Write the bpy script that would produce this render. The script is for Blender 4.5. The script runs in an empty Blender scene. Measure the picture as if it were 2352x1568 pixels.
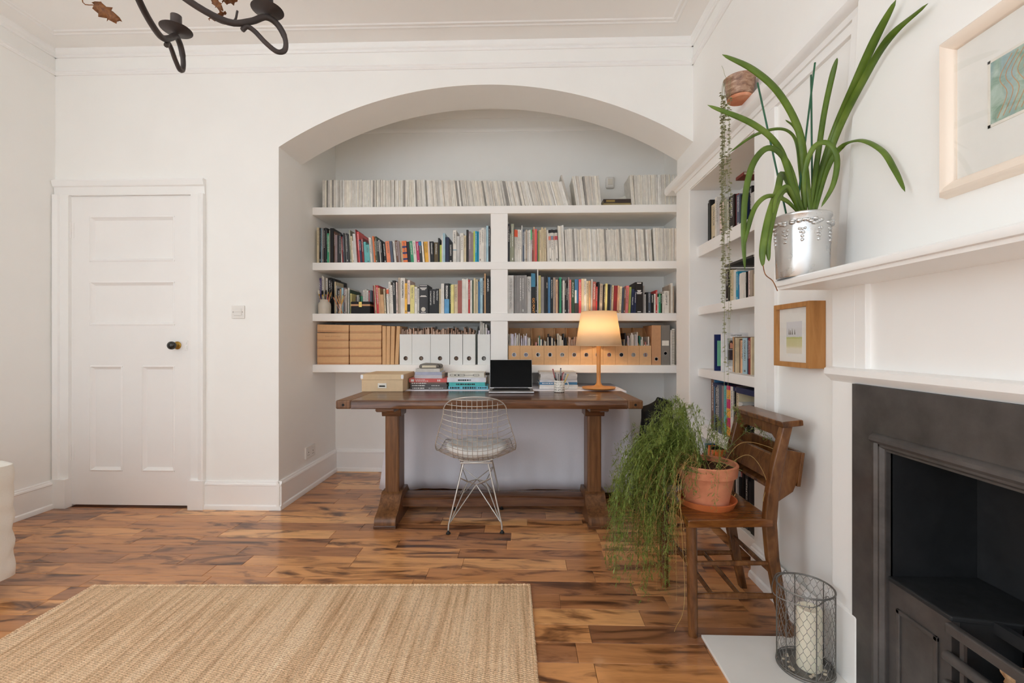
import bpy, bmesh, math, random
import numpy as np
from mathutils import Matrix, Vector
random.seed(7); rng = np.random.default_rng(7)
PI = math.pi
SC = bpy.context.scene
COL = SC.collection

# ------------------------------------------------------------------ camera
FPX = 1040.0                      # focal length in pixels of a 2352 px wide frame
YAW = math.atan(30 / FPX)         # the camera is turned a little to the door side
EYE = 1.10
cam = bpy.data.cameras.new('camera'); cam.sensor_width = 36.0; cam.lens = FPX / 2352 * 36
cam.clip_start = 0.05
camo = bpy.data.objects.new('camera', cam); COL.objects.link(camo)
camo.location = (0, 0, EYE); camo.rotation_euler = (PI / 2, 0, YAW)
SC.camera = camo

# ------------------------------------------------------------------ world, daylight, exposure
W = bpy.data.worlds.new('sky'); SC.world = W; W.use_nodes = True
W.node_tree.nodes['Background'].inputs[0].default_value = (0.75, 0.87, 1.0, 1)
W.node_tree.nodes['Background'].inputs[1].default_value = 1.0
def area(name, loc, rot, sx, sy, power, col):
    l = bpy.data.lights.new(name, 'AREA'); l.shape = 'RECTANGLE'; l.size = sx; l.size_y = sy
    l.energy = power; l.color = col
    o = bpy.data.objects.new(name, l); COL.objects.link(o); o.location = loc; o.rotation_euler = rot
    return o
# daylight through the three tall windows of the wall behind the camera; fill light from an added door-side window
for i, wx in enumerate((-2.35, -0.95, 0.35)):
    area('window_and_fill_light', (wx, -1.56, 1.65), (PI / 2, 0, PI), 1.05, 2.1, 33, (0.895, 0.955, 1.0))
area('window_and_fill_light', (-3.06, -.55, 1.65), (PI / 2, 0, -PI / 2), 1.3, 2.1, 26, (0.895, 0.955, 1.0))
SC.view_settings.view_transform = 'Standard'; SC.view_settings.look = 'None'
SC.view_settings.gamma = 1.0; SC.view_settings.exposure = 0.60
SC.view_settings.use_curve_mapping = False
SC.cycles.max_bounces = 12; SC.cycles.diffuse_bounces = 9; SC.cycles.glossy_bounces = 4
SC.cycles.transmission_bounces = 8; SC.cycles.transparent_max_bounces = 12
SC.cycles.sample_clamp_indirect = 6.0
SC.cycles.caustics_reflective = False; SC.cycles.caustics_refractive = False

# ------------------------------------------------------------------ measuring helpers (points on known planes)
_fw = (-math.sin(YAW), math.cos(YAW)); _rt = (math.cos(YAW), math.sin(YAW))
def _ray(x, y):
    a = (x - 1176) / FPX
    return (_fw[0] + _rt[0] * a, _fw[1] + _rt[1] * a, (784 - y) / FPX)
def onY(x, y, Y):
    d = _ray(x, y); t = Y / d[1]; return Vector((d[0] * t, Y, EYE + d[2] * t))
def onX(x, y, X):
    d = _ray(x, y); t = X / d[0]; return Vector((X, d[1] * t, EYE + d[2] * t))
def onZ(x, y, Z):
    d = _ray(x, y); t = (Z - EYE) / d[2]; return Vector((d[0] * t, d[1] * t, Z))

# ------------------------------------------------------------------ mesh helpers
class MB:
    def __init__(s, T=None): s.v = []; s.f = []; s.m = []; s.T = T
    def add(s, vs, fs, mi=0):
        b = len(s.v)
        if s.T is not None: vs = [s.T @ Vector(p) for p in vs]
        s.v.extend([tuple(p) for p in vs]); s.f.extend([tuple(b + i for i in f) for f in fs]); s.m.extend([mi] * len(fs))
        return s
    def box(s, x0, x1, y0, y1, z0, z1, mi=0):
        return s.add([(x0,y0,z0),(x1,y0,z0),(x1,y1,z0),(x0,y1,z0),(x0,y0,z1),(x1,y0,z1),(x1,y1,z1),(x0,y1,z1)],
                     [(0,3,2,1),(4,5,6,7),(0,1,5,4),(1,2,6,5),(2,3,7,6),(3,0,4,7)], mi)
    def prism(s, pts, a0, a1, axis='x', mi=0):
        # polygon pts in the two other axes, extruded along axis from a0 to a1
        n = len(pts)
        def P(p, a):
            return {'x': (a, p[0], p[1]), 'y': (p[0], a, p[1]), 'z': (p[0], p[1], a)}[axis]
        vs = [P(p, a0) for p in pts] + [P(p, a1) for p in pts]
        fs = [tuple(range(n)), tuple(range(2 * n - 1, n - 1, -1))] + [(i, (i + 1) % n, n + (i + 1) % n, n + i) for i in range(n)]
        return s.add(vs, fs, mi)
    def tube(s, pts, r, n=8, closed=False, mi=0, flat=1.0):
        pts = [Vector(p) for p in pts]; k = len(pts)
        rr = r if hasattr(r, '__len__') else [r] * k
        tang = []
        for i in range(k):
            a = pts[(i - 1) % k] if (closed or i > 0) else pts[i]
            b = pts[(i + 1) % k] if (closed or i < k - 1) else pts[i]
            t = (b - a); tang.append(t.normalized() if t.length > 1e-9 else Vector((0, 0, 1)))
        up = Vector((0, 0, 1)) if abs(tang[0].z) < 0.9 else Vector((1, 0, 0))
        u = (up - tang[0] * up.dot(tang[0])).normalized()
        vs = []
        for i in range(k):
            u = (u - tang[i] * u.dot(tang[i]))
            u = u.normalized() if u.length > 1e-6 else tang[i].orthogonal().normalized()
            w = tang[i].cross(u)
            for j in range(n):
                a = 2 * PI * j / n
                vs.append(pts[i] + (u * math.cos(a) * flat + w * math.sin(a)) * rr[i])
        fs = []
        for i in range(k if closed else k - 1):
            o = ((i + 1) % k) * n
            for j in range(n):
                fs.append((i * n + j, i * n + (j + 1) % n, o + (j + 1) % n, o + j))
        if not closed:
            fs.append(tuple(range(n - 1, -1, -1))); fs.append(tuple((k - 1) * n + j for j in range(n)))
        return s.add(vs, fs, mi)
    def lathe(s, prof, c=(0, 0, 0), n=24, mi=0, close=False):
        vs = []; fs = []; k = len(prof)
        for (r, z) in prof:
            for j in range(n):
                a = 2 * PI * j / n; vs.append((c[0] + r * math.cos(a), c[1] + r * math.sin(a), c[2] + z))
        rng_ = range(k) if close else range(k - 1)
        for i in rng_:
            o = ((i + 1) % k) * n
            for j in range(n): fs.append((i * n + j, i * n + (j + 1) % n, o + (j + 1) % n, o + j))
        if not close:
            if prof[0][0] > 1e-5: fs.append(tuple(range(n - 1, -1, -1)))
            if prof[-1][0] > 1e-5: fs.append(tuple((k - 1) * n + j for j in range(n)))
        return s.add(vs, fs, mi)
    def grid(s, fn, nu, nv, mi=0, closeu=False):
        vs = [fn(i / (nu if closeu else nu - 1), j / (nv - 1)) for j in range(nv) for i in range(nu)]
        fs = []
        for j in range(nv - 1):
            for i in range(nu if closeu else nu - 1):
                i2 = (i + 1) % nu
                fs.append((j * nu + i, j * nu + i2, (j + 1) * nu + i2, (j + 1) * nu + i))
        return s.add(vs, fs, mi)
    def build(s, name, mat, parent=None, smooth=None, bevel=None, loc=None, fix=True, weld=False):
        me = bpy.data.meshes.new(name); me.from_pydata(s.v, [], s.f)
        mats = mat if isinstance(mat, (list, tuple)) else [mat]
        for m in mats: me.materials.append(m)
        if len(mats) > 1: me.polygons.foreach_set('material_index', s.m)
        if fix or weld:
            bm = bmesh.new(); bm.from_mesh(me)
            if weld: bmesh.ops.remove_doubles(bm, verts=bm.verts, dist=1e-5)
            if fix: bmesh.ops.recalc_face_normals(bm, faces=bm.faces)
            bm.to_mesh(me); bm.free()
        if smooth is not None:
            me.polygons.foreach_set('use_smooth', [True] * len(me.polygons))
            me.set_sharp_from_angle(angle=math.radians(smooth))
        me.update()
        o = bpy.data.objects.new(name, me); COL.objects.link(o)
        if parent is not None: o.parent = parent
        if loc is not None: o.location = loc
        if bevel:
            b = o.modifiers.new('bevel', 'BEVEL'); b.width = bevel; b.segments = 2; b.limit_method = 'ANGLE'; b.angle_limit = math.radians(35)
        return o

def tag(o, label=None, cat=None, group=None, kind=None):
    if label: o['label'] = label
    if cat: o['category'] = cat
    if group: o['group'] = group
    if kind: o['kind'] = kind
    return o
def thing(name, label, cat, loc=(0, 0, 0), rz=0.0, group=None):
    o = bpy.data.objects.new(name, None); COL.objects.link(o); o.location = loc; o.rotation_euler = (0, 0, rz)
    o.empty_display_size = 0.05
    return tag(o, label, cat, group)
def struct(o, label=None, cat=None):
    return tag(o, label, cat, None, 'structure')
def copy_tree(o, parent=None):
    c = o.copy(); COL.objects.link(c); c.parent = parent
    for ch in list(o.children): copy_tree(ch, c)
    return c
def bez(pts, n=24):
    # smooth Catmull-Rom through pts
    P = [Vector(p) for p in pts]; P = [P[0] * 2 - P[1]] + P + [P[-1] * 2 - P[-2]]
    out = []; seg = len(P) - 3; per = max(2, n // seg)
    for i in range(seg):
        for k in range(per):
            t = k / per; a, b, c, d = P[i:i + 4]
            out.append(0.5 * ((2 * b) + (c - a) * t + (2 * a - 5 * b + 4 * c - d) * t * t + (3 * b - a - 3 * c + d) * t ** 3))
    out.append(P[-2]); return out

# ------------------------------------------------------------------ materials
def lin(c):
    return tuple(((x / 255) / 12.92 if x / 255 <= 0.04045 else ((x / 255 + 0.055) / 1.055) ** 2.4) for x in c) + (1.0,)
class NT:
    def __init__(s, name):
        s.m = bpy.data.materials.new(name); s.m.use_nodes = True; s.t = s.m.node_tree
        s.b = s.t.nodes['Principled BSDF']; s.out = s.t.nodes['Material Output']
    def n(s, kind, **kw):
        nd = s.t.nodes.new('ShaderNode' + kind)
        for k, v in kw.items():
            if k.startswith('i_'):
                key = k[2:]; key = int(key) if key.isdigit() else key
                nd.inputs[key].default_value = v
            else: setattr(nd, k, v)
        return nd
    def l(s, a, b): s.t.links.new(a, b)
    def coord(s, kind='Object', scale=(1, 1, 1), rnd=False):
        tc = s.n('TexCoord'); mp = s.n('Mapping'); mp.inputs['Scale'].default_value = scale
        s.l(tc.outputs[kind], mp.inputs[0])
        if rnd:
            oi = s.n('ObjectInfo'); mu = s.n('Math', operation='MULTIPLY'); mu.inputs[1].default_value = 37.0
            s.l(oi.outputs['Random'], mu.inputs[0]); s.l(mu.outputs[0], mp.inputs['Location'])
        return mp.outputs[0]
    def noise(s, co, scale=5, detail=4, rough=0.55, dist=0.0):
        nd = s.n('TexNoise'); nd.inputs['Scale'].default_value = scale; nd.inputs['Detail'].default_value = detail
        nd.inputs['Roughness'].default_value = rough; nd.inputs['Distortion'].default_value = dist
        if co is not None: s.l(co, nd.inputs['Vector'])
        return nd.outputs['Fac']
    def ramp(s, fac, stops):
        r = s.n('ValToRGB'); e = r.color_ramp.elements
        while len(e) < len(stops): e.new(0.5)
        for el, (p, c) in zip(e, stops): el.position = p; el.color = c if len(c) == 4 else tuple(c) + (1,)
        s.l(fac, r.inputs[0]); return r.outputs[0]
    def mix(s, fac, a, b, mode='MIX'):
        m = s.n('Mix', data_type='RGBA', blend_type=mode)
        for inp, v in ((m.inputs[0], fac), (m.inputs[6], a), (m.inputs[7], b)):
            if hasattr(v, 'links') or hasattr(v, 'is_linked'): s.l(v, inp)
            else: inp.default_value = v
        return m.outputs[2]
    def math(s, op, a, b=None):
        m = s.n('Math', operation=op)
        for inp, v in ((m.inputs[0], a), (m.inputs[1], b)):
            if v is None: continue
            if hasattr(v, 'is_linked'): s.l(v, inp)
            else: inp.default_value = v
        return m.outputs[0]
    def bump(s, h, strength=0.2, dist=0.01):
        b = s.n('Bump'); b.inputs['Strength'].default_value = strength; b.inputs['Distance'].default_value = dist
        s.l(h, b.inputs['Height']); s.l(b.outputs[0], s.b.inputs['Normal'])
    def base(s, c):
        if hasattr(c, 'is_linked'): s.l(c, s.b.inputs['Base Color'])
        else: s.b.inputs['Base Color'].default_value = c
    def set(s, rough=0.5, metal=0.0, spec=0.5, **kw):
        s.b.inputs['Roughness'].default_value = rough; s.b.inputs['Metallic'].default_value = metal
        s.b.inputs['Specular IOR Level'].default_value = spec
        for k, v in kw.items(): s.b.inputs[k.replace('_', ' ')].default_value = v
        return s
def plain(name, c, rough=0.5, metal=0.0, spec=0.5, var=0.06, scale=30, bump=0.0, coordk='Object', **kw):
    t = NT(name).set(rough, metal, spec, **kw)
    co = t.coord(coordk); f = t.noise(co, scale, 3)
    a = lin(c); lo = tuple(x * (1 - var) for x in a[:3]) + (1,); hi = tuple(min(1, x * (1 + var)) for x in a[:3]) + (1,)
    t.base(t.ramp(f, [(0.3, lo), (0.7, hi)]))
    if bump: t.bump(f, bump, 0.004)
    return t.m
M = {}
M['wall'] = plain('white_wall_paint', (246, 245, 242), 0.75, spec=0.25, var=0.012, scale=3, bump=0.03)
M['ceil'] = plain('ceiling_paint', (247, 245, 242), 0.85, spec=0.15, var=0.01, scale=3)
M['trim'] = plain('white_gloss_trim', (246, 245, 243), 0.35, spec=0.45, var=0.012, scale=4)
M['door'] = plain('white_door_paint', (245, 243, 241), 0.4, spec=0.4, var=0.012, scale=4)
M['shelf'] = plain('white_shelf_paint', (245, 243, 240), 0.45, spec=0.4, var=0.012, scale=4)
M['plastic'] = plain('white_plastic', (232, 229, 224), 0.3, var=0.005)
M['paper'] = plain('paper_white', (232, 227, 216), 0.8, spec=0.2, var=0.05, scale=60)
M['pages'] = plain('page_edges', (222, 212, 190), 0.85, spec=0.15, var=0.08, scale=200)
M['kraft'] = plain('kraft_cardboard', (214, 172, 128), 0.8, spec=0.2, var=0.05, scale=40, bump=0.03)
M['kraft_dark'] = plain('brown_cardboard', (196, 150, 112), 0.8, spec=0.2, var=0.05, scale=40)
M['beige_box'] = plain('beige_box_card', (220, 194, 158), 0.75, spec=0.25, var=0.04, scale=30)
M['white_card'] = plain('white_card', (230, 231, 229), 0.6, spec=0.3, var=0.01)
M['grey_card'] = plain('grey_card', (128, 123, 116), 0.7, spec=0.3, var=0.03)
M['black'] = plain('matt_black', (24, 22, 22), 0.6, spec=0.3, var=0.1)
M['hole'] = plain('dark_hole', (20, 16, 14), 0.9, spec=0.1, var=0.1)
M['black_gloss'] = plain('black_screen', (3, 3, 3), 0.25, spec=0.08, var=0.0)
M['alu'] = plain('brushed_aluminium', (190, 188, 188), 0.35, metal=0.9, var=0.03, scale=60)
M['chrome'] = plain('bright_wire', (206, 203, 198), 0.25, metal=0.55, var=0.02)
M['rubber'] = plain('black_rubber', (20, 20, 20), 0.6, var=0.05)
M['brass'] = plain('aged_brass', (176, 138, 66), 0.35, metal=1.0, var=0.15, scale=20)
M['gold'] = plain('brass_clasp', (198, 170, 92), 0.4, metal=0.5, var=0.05)
M['ebony'] = plain('ebony_knob', (38, 34, 31), 0.22, var=0.1)
M['stone'] = plain('stoneware_glaze', (206, 198, 184), 0.25, var=0.04, scale=15)
M['mug'] = plain('cream_ceramic', (232, 226, 214), 0.25, var=0.02)
M['light_wood'] = plain('light_beech', (214, 150, 84), 0.45, var=0.1, scale=12)
M['candle'] = plain('cream_wax', (238, 230, 208), 0.45, var=0.02, Subsurface_Weight=0.15)
M['sofa'] = plain('white_slipcover', (236, 232, 224), 0.9, spec=0.15, var=0.02, scale=200, bump=0.05)
M['cloth'] = plain('white_cloth', (226, 226, 234), 0.9, spec=0.15, var=0.015, scale=150)
M['cushion'] = plain('white_cushion', (236, 236, 234), 0.85, spec=0.15, var=0.02, scale=100)
M['blackcloth'] = plain('black_nylon', (13, 13, 15), 0.7, spec=0.3, var=0.25, scale=18)
M['marble'] = plain('white_marble', (232, 229, 224), 0.25, var=0.03, scale=6)
M['blue'] = plain('print_blue', (70, 120, 165), 0.5, var=0.1)
M['red'] = plain('print_red', (175, 24, 28), 0.4, var=0.05)
M['yellow'] = plain('print_yellow', (236, 200, 70), 0.45, var=0.05)
M['darkpen'] = plain('pen_black', (28, 26, 28), 0.35, var=0.05)
M['ink_dark'] = plain('ink_dark', (40, 38, 38), 0.6, var=0.0)
M['ink_white'] = plain('ink_white', (235, 232, 228), 0.6, var=0.0)
M['ink_orange'] = plain('ink_orange', (245, 165, 70), 0.6, var=0.0)
M['mount'] = plain('picture_mount', (236, 234, 228), 0.8, spec=0.2, var=0.01)
M['cream_frame'] = plain('cream_frame', (240, 224, 208), 0.4, var=0.015, scale=5)
M['soil'] = plain('potting_soil', (70, 46, 34), 0.95, spec=0.1, var=0.5, scale=60, bump=0.6)
M['green_stake'] = plain('green_stake', (38, 92, 62), 0.5, var=0.1)
M['gravel'] = plain('pale_pebble', (196, 182, 160), 0.8, var=0.2, scale=40)

def wood(name, dark, mid, light, rough=0.3, scale=(1.2, 14, 14), spec=0.5, coat=0.0, rnd=True):
    t = NT(name).set(rough, 0, spec, Coat_Weight=coat, Coat_Roughness=0.08)
    co = t.coord('Object', scale, rnd=rnd)
    g = t.noise(co, 3.0, 8, 0.62, 0.6); k = t.noise(co, 0.9, 3, 0.5, 1.2)
    c = t.ramp(g, [(0.28, lin(dark)), (0.5, lin(mid)), (0.75, lin(light))])
    c = t.mix(t.math('MULTIPLY', t.math('SUBTRACT', 1.0, k), 0.5), c, lin(dark))
    t.base(c); t.bump(g, 0.05, 0.002)
    return t.m
M['desk'] = wood('dark_oak', (60, 36, 22), (104, 66, 42), (140, 94, 60), 0.22, (1.0, 16, 16), 0.6)
M['desk_v'] = wood('dark_oak_upright', (72, 44, 26), (122, 82, 50), (156, 110, 70), 0.35, (16, 16, 1.0), 0.5)
M['chair_wood'] = wood('chapel_chair_elm', (68, 40, 20), (116, 74, 40), (150, 102, 58), 0.26, (9, 9, 2.5), 0.55)
M['seat_wood'] = wood('chapel_seat_elm', (76, 40, 16), (130, 78, 34), (164, 104, 50), 0.15, (2, 14, 14), 0.6)
M['oak_frame'] = wood('oak_frame', (160, 110, 60), (188, 134, 78), (204, 152, 96), 0.45, (12, 12, 1.5), 0.3)

def floor_material(name, planks=True):
    t = NT(name).set(0.32, 0, 0.3, Coat_Weight=0.5, Coat_Roughness=0.08)
    if planks:
        oi = t.n('ObjectInfo'); rnd = oi.outputs['Random']
        tc = t.n('TexCoord'); mp = t.n('Mapping'); mp.inputs['Scale'].default_value = (1.5, 16, 16)
        t.l(tc.outputs['Object'], mp.inputs[0]); t.l(t.math('MULTIPLY', rnd, 71.0), mp.inputs['Location']); co = mp.outputs[0]
        mp2 = t.n('Mapping'); mp2.inputs['Scale'].default_value = (2.2, 9, 9)
        t.l(tc.outputs['Object'], mp2.inputs[0]); t.l(t.math('MULTIPLY', rnd, 43.0), mp2.inputs['Location']); co2 = mp2.outputs[0]
        tone = t.ramp(rnd, [(0.0, lin((146, 98, 66))), (0.2, lin((178, 122, 78))), (0.5, lin((198, 138, 86))), (0.8, lin((214, 154, 98))), (1.0, lin((230, 174, 116)))])
    else:
        co = t.coord('Object', (1.5, 16, 16)); co2 = t.coord('Object', (2.2, 9, 9))
        br = t.n('TexBrick'); br.inputs['Scale'].default_value = 1.0; br.inputs['Brick Width'].default_value = 0.6
        br.inputs['Row Height'].default_value = 0.105; br.inputs['Mortar Size'].default_value = 0.002
        br.inputs['Color1'].default_value = lin((176, 124, 82)); br.inputs['Color2'].default_value = lin((216, 160, 108)); br.inputs['Mortar'].default_value = lin((60, 36, 22))
        t.l(t.coord('Object'), br.inputs['Vector']); tone = br.outputs['Color']
    g = t.noise(co, 2.0, 9, 0.65, 0.9)
    k = t.noise(co2, 1.1, 4, 0.55, 1.6)
    dark = t.ramp(k, [(0.3, (0.16, 0.12, 0.1, 1)), (0.4, (0.5, 0.44, 0.4, 1)), (0.48, (0.96, 0.94, 0.92, 1)), (0.62, (1.08, 1.07, 1.05, 1))])
    fine = t.ramp(g, [(0.25, (0.62, 0.56, 0.5, 1)), (0.5, (1, 1, 1, 1)), (0.8, (1.16, 1.14, 1.1, 1))])
    c = t.mix(1.0, tone, dark, 'MULTIPLY'); c = t.mix(1.0, c, fine, 'MULTIPLY')
    t.base(c); t.bump(g, 0.04, 0.002)
    return t.m
M['plank'] = floor_material('walnut_plank'); M['floor'] = floor_material('walnut_floor', False)

def book_material():
    t = NT('book_cover').set(0.45, 0, 0.4)
    oi = t.n('ObjectInfo'); col = oi.outputs['Color']; rnd = oi.outputs['Random']
    bw = t.n('RGBToBW'); t.l(col, bw.inputs[0])
    tc = t.n('TexCoord'); sp = t.n('SeparateXYZ'); t.l(tc.outputs['Generated'], sp.inputs[0])
    X, Y, Z = sp.outputs
    cb = t.n('CombineXYZ'); t.l(t.math('MULTIPLY', X, 5.0), cb.inputs[0]); t.l(t.math('ADD', t.math('MULTIPLY', Z, 46.0), t.math('MULTIPLY', rnd, 90.0)), cb.inputs[2])
    nz = t.noise(cb.outputs[0], 1.0, 2, 0.5)
    m = t.math('GREATER_THAN', nz, 0.5)
    m = t.math('MULTIPLY', m, t.math('LESS_THAN', t.math('ABSOLUTE', t.math('SUBTRACT', X, 0.5)), 0.19))
    lo = t.math('ADD', 0.3, t.math('MULTIPLY', rnd, 0.3))
    m = t.math('MULTIPLY', m, t.math('MULTIPLY', t.math('GREATER_THAN', Z, lo), t.math('LESS_THAN', Z, 0.93)))
    m2 = t.math('MULTIPLY', t.math('GREATER_THAN', Z, 0.05), t.math('LESS_THAN', Z, 0.11))
    m2 = t.math('MULTIPLY', m2, t.math('LESS_THAN', t.math('ABSOLUTE', t.math('SUBTRACT', X, 0.5)), 0.2))
    m2 = t.math('MULTIPLY', m2, t.math('GREATER_THAN', t.math('FRACT', t.math('MULTIPLY', rnd, 13.7)), 0.65))
    m = t.math('MAXIMUM', m, m2)
    m = t.math('MULTIPLY', m, t.math('LESS_THAN', Y, 0.03))
    m = t.math('MULTIPLY', m, t.math('GREATER_THAN', t.math('FRACT', t.math('MULTIPLY', rnd, 7.31)), 0.3))
    m = t.math('MULTIPLY', m, oi.outputs['Alpha'])
    tcol = t.mix(t.math('GREATER_THAN', bw.outputs[0], 0.3), (0.75, 0.73, 0.7, 1), (0.09, 0.085, 0.08, 1))
    wear = t.ramp(t.noise(t.coord('Object', rnd=True), 18, 3), [(0.3, (0.86, 0.86, 0.86, 1)), (0.7, (1.08, 1.08, 1.08, 1))])
    c = t.mix(1.0, col, wear, 'MULTIPLY')
    t.base(t.mix(t.math('MULTIPLY', m, 0.85), c, tcol)); return t.m
M['book'] = book_material()

def iron(name, c, rough=0.42, metal=0.5):
    t = NT(name).set(rough, metal, 0.5)
    f = t.noise(t.coord('Object'), 7, 6, 0.65); a = lin(c)
    t.base(t.ramp(f, [(0.3, tuple(x * 0.7 for x in a[:3]) + (1,)), (0.7, tuple(x * 1.35 for x in a[:3]) + (1,))]))
    r = t.ramp(t.noise(t.coord('Object'), 11, 4), [(0.3, (rough - 0.1,) * 3), (0.7, (rough + 0.14,) * 3)]); t.l(r, t.b.inputs['Roughness'])
    t.bump(t.noise(t.coord('Object'), 60, 3), 0.06, 0.003); return t.m
M['iron'] = iron('blackened_cast_iron', (92, 88, 86)); M['iron_dark'] = iron('sooty_iron', (36, 37, 39), 0.55, 0.2)
M['wrought'] = iron('wrought_iron', (72, 64, 62), 0.5, 0.35); M['cage'] = iron('galvanised_wire', (120, 117, 113), 0.45, 0.5)

def jute():
    t = NT('jute_weave').set(0.95, 0, 0.1)
    tc = t.n('TexCoord'); sp = t.n('SeparateXYZ'); t.l(tc.outputs['Object'], sp.inputs[0])
    X, Y, Z = sp.outputs
    n1 = t.noise(t.coord('Object', (9, 0.5, 1)), 2.2, 5, 0.7)           # streaks that run with the weft
    n2 = t.noise(t.coord('Object', (60, 60, 60)), 2.6, 4, 0.75)
    n3 = t.noise(t.coord('Object', (30, 1.2, 1)), 1.5, 3, 0.6)
    jit = t.math('MULTIPLY', n2, 0.006)
    wx = t.math('SINE', t.math('MULTIPLY', t.math('ADD', X, jit), 2 * PI / 0.0135))
    wy = t.math('SINE', t.math('ADD', t.math('MULTIPLY', t.math('ADD', Y, jit), 2 * PI / 0.0085), t.math('MULTIPLY', t.math('ROUND', t.math('DIVIDE', X, 0.0135)), PI)))
    h = t.math('ADD', t.math('MULTIPLY', wx, 0.5), t.math('MULTIPLY', wy, 0.7))
    h = t.math('ADD', h, t.math('MULTIPLY', n2, 1.3))
    c = t.ramp(n1, [(0.3, lin((170, 130, 96))), (0.44, lin((214, 180, 144))), (0.56, lin((226, 194, 160))), (0.7, lin((240, 216, 186)))])
    c = t.mix(0.55, c, t.ramp(n3, [(0.32, lin((180, 140, 104))), (0.48, lin((222, 190, 156))), (0.64, lin((240, 214, 184)))]))
    c = t.mix(1.0, c, t.ramp(n2, [(0.3, (0.66, 0.62, 0.56, 1)), (0.52, (1.15, 1.15, 1.14, 1)), (0.8, (1.35, 1.33, 1.28, 1))]), 'MULTIPLY')
    c = t.mix(1.0, c, t.ramp(t.math('ADD', 0.5, t.math('MULTIPLY', h, 0.3)), [(0.1, (0.86, 0.83, 0.79, 1)), (0.7, (1.14, 1.14, 1.14, 1))]), 'MULTIPLY')
    t.base(c); t.bump(h, 0.7, 0.003); return t.m
M['jute'] = jute()

def terracotta():
    t = NT('terracotta').set(0.8, 0, 0.25)
    f = t.noise(t.coord('Object'), 9, 6, 0.6); g = t.noise(t.coord('Object', (1, 1, 3)), 4, 4)
    c = t.ramp(f, [(0.3, lin((190, 116, 84))), (0.6, lin((216, 144, 108))), (0.8, lin((228, 170, 138)))])
    t.base(t.mix(t.ramp(g, [(0.5, (0, 0, 0, 1)), (0.75, (0.45, 0.45, 0.45, 1))]), c, lin((226, 186, 160)))); t.bump(f, 0.1, 0.003); return t.m
M['terracotta'] = terracotta()
M['saucer'] = plain('terracotta_saucer', (212, 118, 66), 0.55, var=0.08, scale=12)
def leaf(name, a, b, c, scale=(4, 4, 4), rough=0.35):
    t = NT(name).set(rough, 0, 0.45)
    f = t.noise(t.coord('Object', scale), 3, 3)
    t.base(t.ramp(f, [(0.25, lin(a)), (0.5, lin(b)), (0.8, lin(c))]))
    t.b.inputs['Subsurface Weight'].default_value = 0.0
    tr = t.n('BsdfTranslucent'); tr.inputs[0].default_value = lin(c); mx = t.n('MixShader'); mx.inputs[0].default_value = 0.22
    t.l(t.b.outputs[0], mx.inputs[1]); t.l(tr.outputs[0], mx.inputs[2]); t.l(mx.outputs[0], t.out.inputs[0]); return t.m
M['leaf'] = leaf('orchid_leaf', (62, 86, 22), (94, 120, 36), (134, 154, 66))
M['fern'] = leaf('fern_green', (76, 96, 40), (118, 136, 62), (166, 176, 98), (30, 30, 30))
M['fern_dry'] = leaf('fern_straw', (150, 112, 58), (186, 150, 90), (212, 186, 128), (30, 30, 30))
M['hearts'] = leaf('heart_leaf', (112, 118, 84), (150, 152, 112), (186, 182, 146), (40, 40, 40))
M['dead_leaf'] = leaf('dried_oak_leaf', (92, 58, 36), (138, 88, 50), (176, 120, 70), (30, 30, 30), 0.6)
def glass(name, rough=0.0, tint=(1, 1, 1, 1)):
    t = NT(name); t.set(rough, 0, 0.5, Transmission_Weight=1.0, IOR=1.45); t.base(tint); return t.m
def pane(name, refl=0.07):
    # thin picture glass: mostly clear with a soft mirror reflection
    t = NT(name); tr = t.n('BsdfTransparent'); gl = t.n('BsdfGlossy'); gl.inputs['Roughness'].default_value = 0.03
    mx = t.n('MixShader'); mx.inputs[0].default_value = refl
    t.l(tr.outputs[0], mx.inputs[1]); t.l(gl.outputs[0], mx.inputs[2]); t.l(mx.outputs[0], t.out.inputs[0]); return t.m
M['pane'] = pane('picture_glass'); M['jar_glass'] = pane('lantern_glass', 0.06)
def shade():
    t = NT('lampshade_fabric'); df = t.n('BsdfDiffuse'); df.inputs[0].default_value = lin((244, 226, 196))
    tr = t.n('BsdfTranslucent'); tr.inputs[0].default_value = lin((252, 232, 200)); mx = t.n('MixShader'); mx.inputs[0].default_value = 0.42
    t.l(df.outputs[0], mx.inputs[1]); t.l(tr.outputs[0], mx.inputs[2]); t.l(mx.outputs[0], t.out.inputs[0]); return t.m
M['shade'] = shade()
def alupot():
    t = NT('aluminium_pot').set(0.3, 1.0, 0.5); t.base(lin((214, 213, 212)))
    f = t.noise(t.coord('Object', (6, 6, 60)), 4, 4); t.bump(f, 0.05, 0.002)
    r = t.ramp(t.noise(t.coord('Object'), 20, 4), [(0.3, (0.22,) * 3), (0.7, (0.42,) * 3)]); t.l(r, t.b.inputs['Roughness']); return t.m
M['alupot'] = alupot()
def mugmat():
    t = NT('patterned_mug').set(0.3)
    tc = t.n('TexCoord'); sp = t.n('SeparateXYZ'); t.l(tc.outputs['Object'], sp.inputs[0])
    an = t.math('ARCTAN2', sp.outputs[1], sp.outputs[0]); cb = t.n('CombineXYZ')
    t.l(t.math('MULTIPLY', an, 3.2), cb.inputs[0]); t.l(t.math('MULTIPLY', sp.outputs[2], 62.0), cb.inputs[1])
    v = t.n('TexVoronoi'); v.inputs['Scale'].default_value = 1.0; v.inputs['Randomness'].default_value = 0.25; t.l(cb.outputs[0], v.inputs['Vector'])
    nz = t.noise(cb.outputs[0], 4.0, 2)
    m = t.math('MULTIPLY', t.math('LESS_THAN', v.outputs['Distance'], 0.3), t.math('GREATER_THAN', nz, 0.46))
    t.base(t.mix(m, lin((236, 230, 220)), lin((46, 42, 40)))); return t.m
M['mugpat'] = mugmat()
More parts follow.
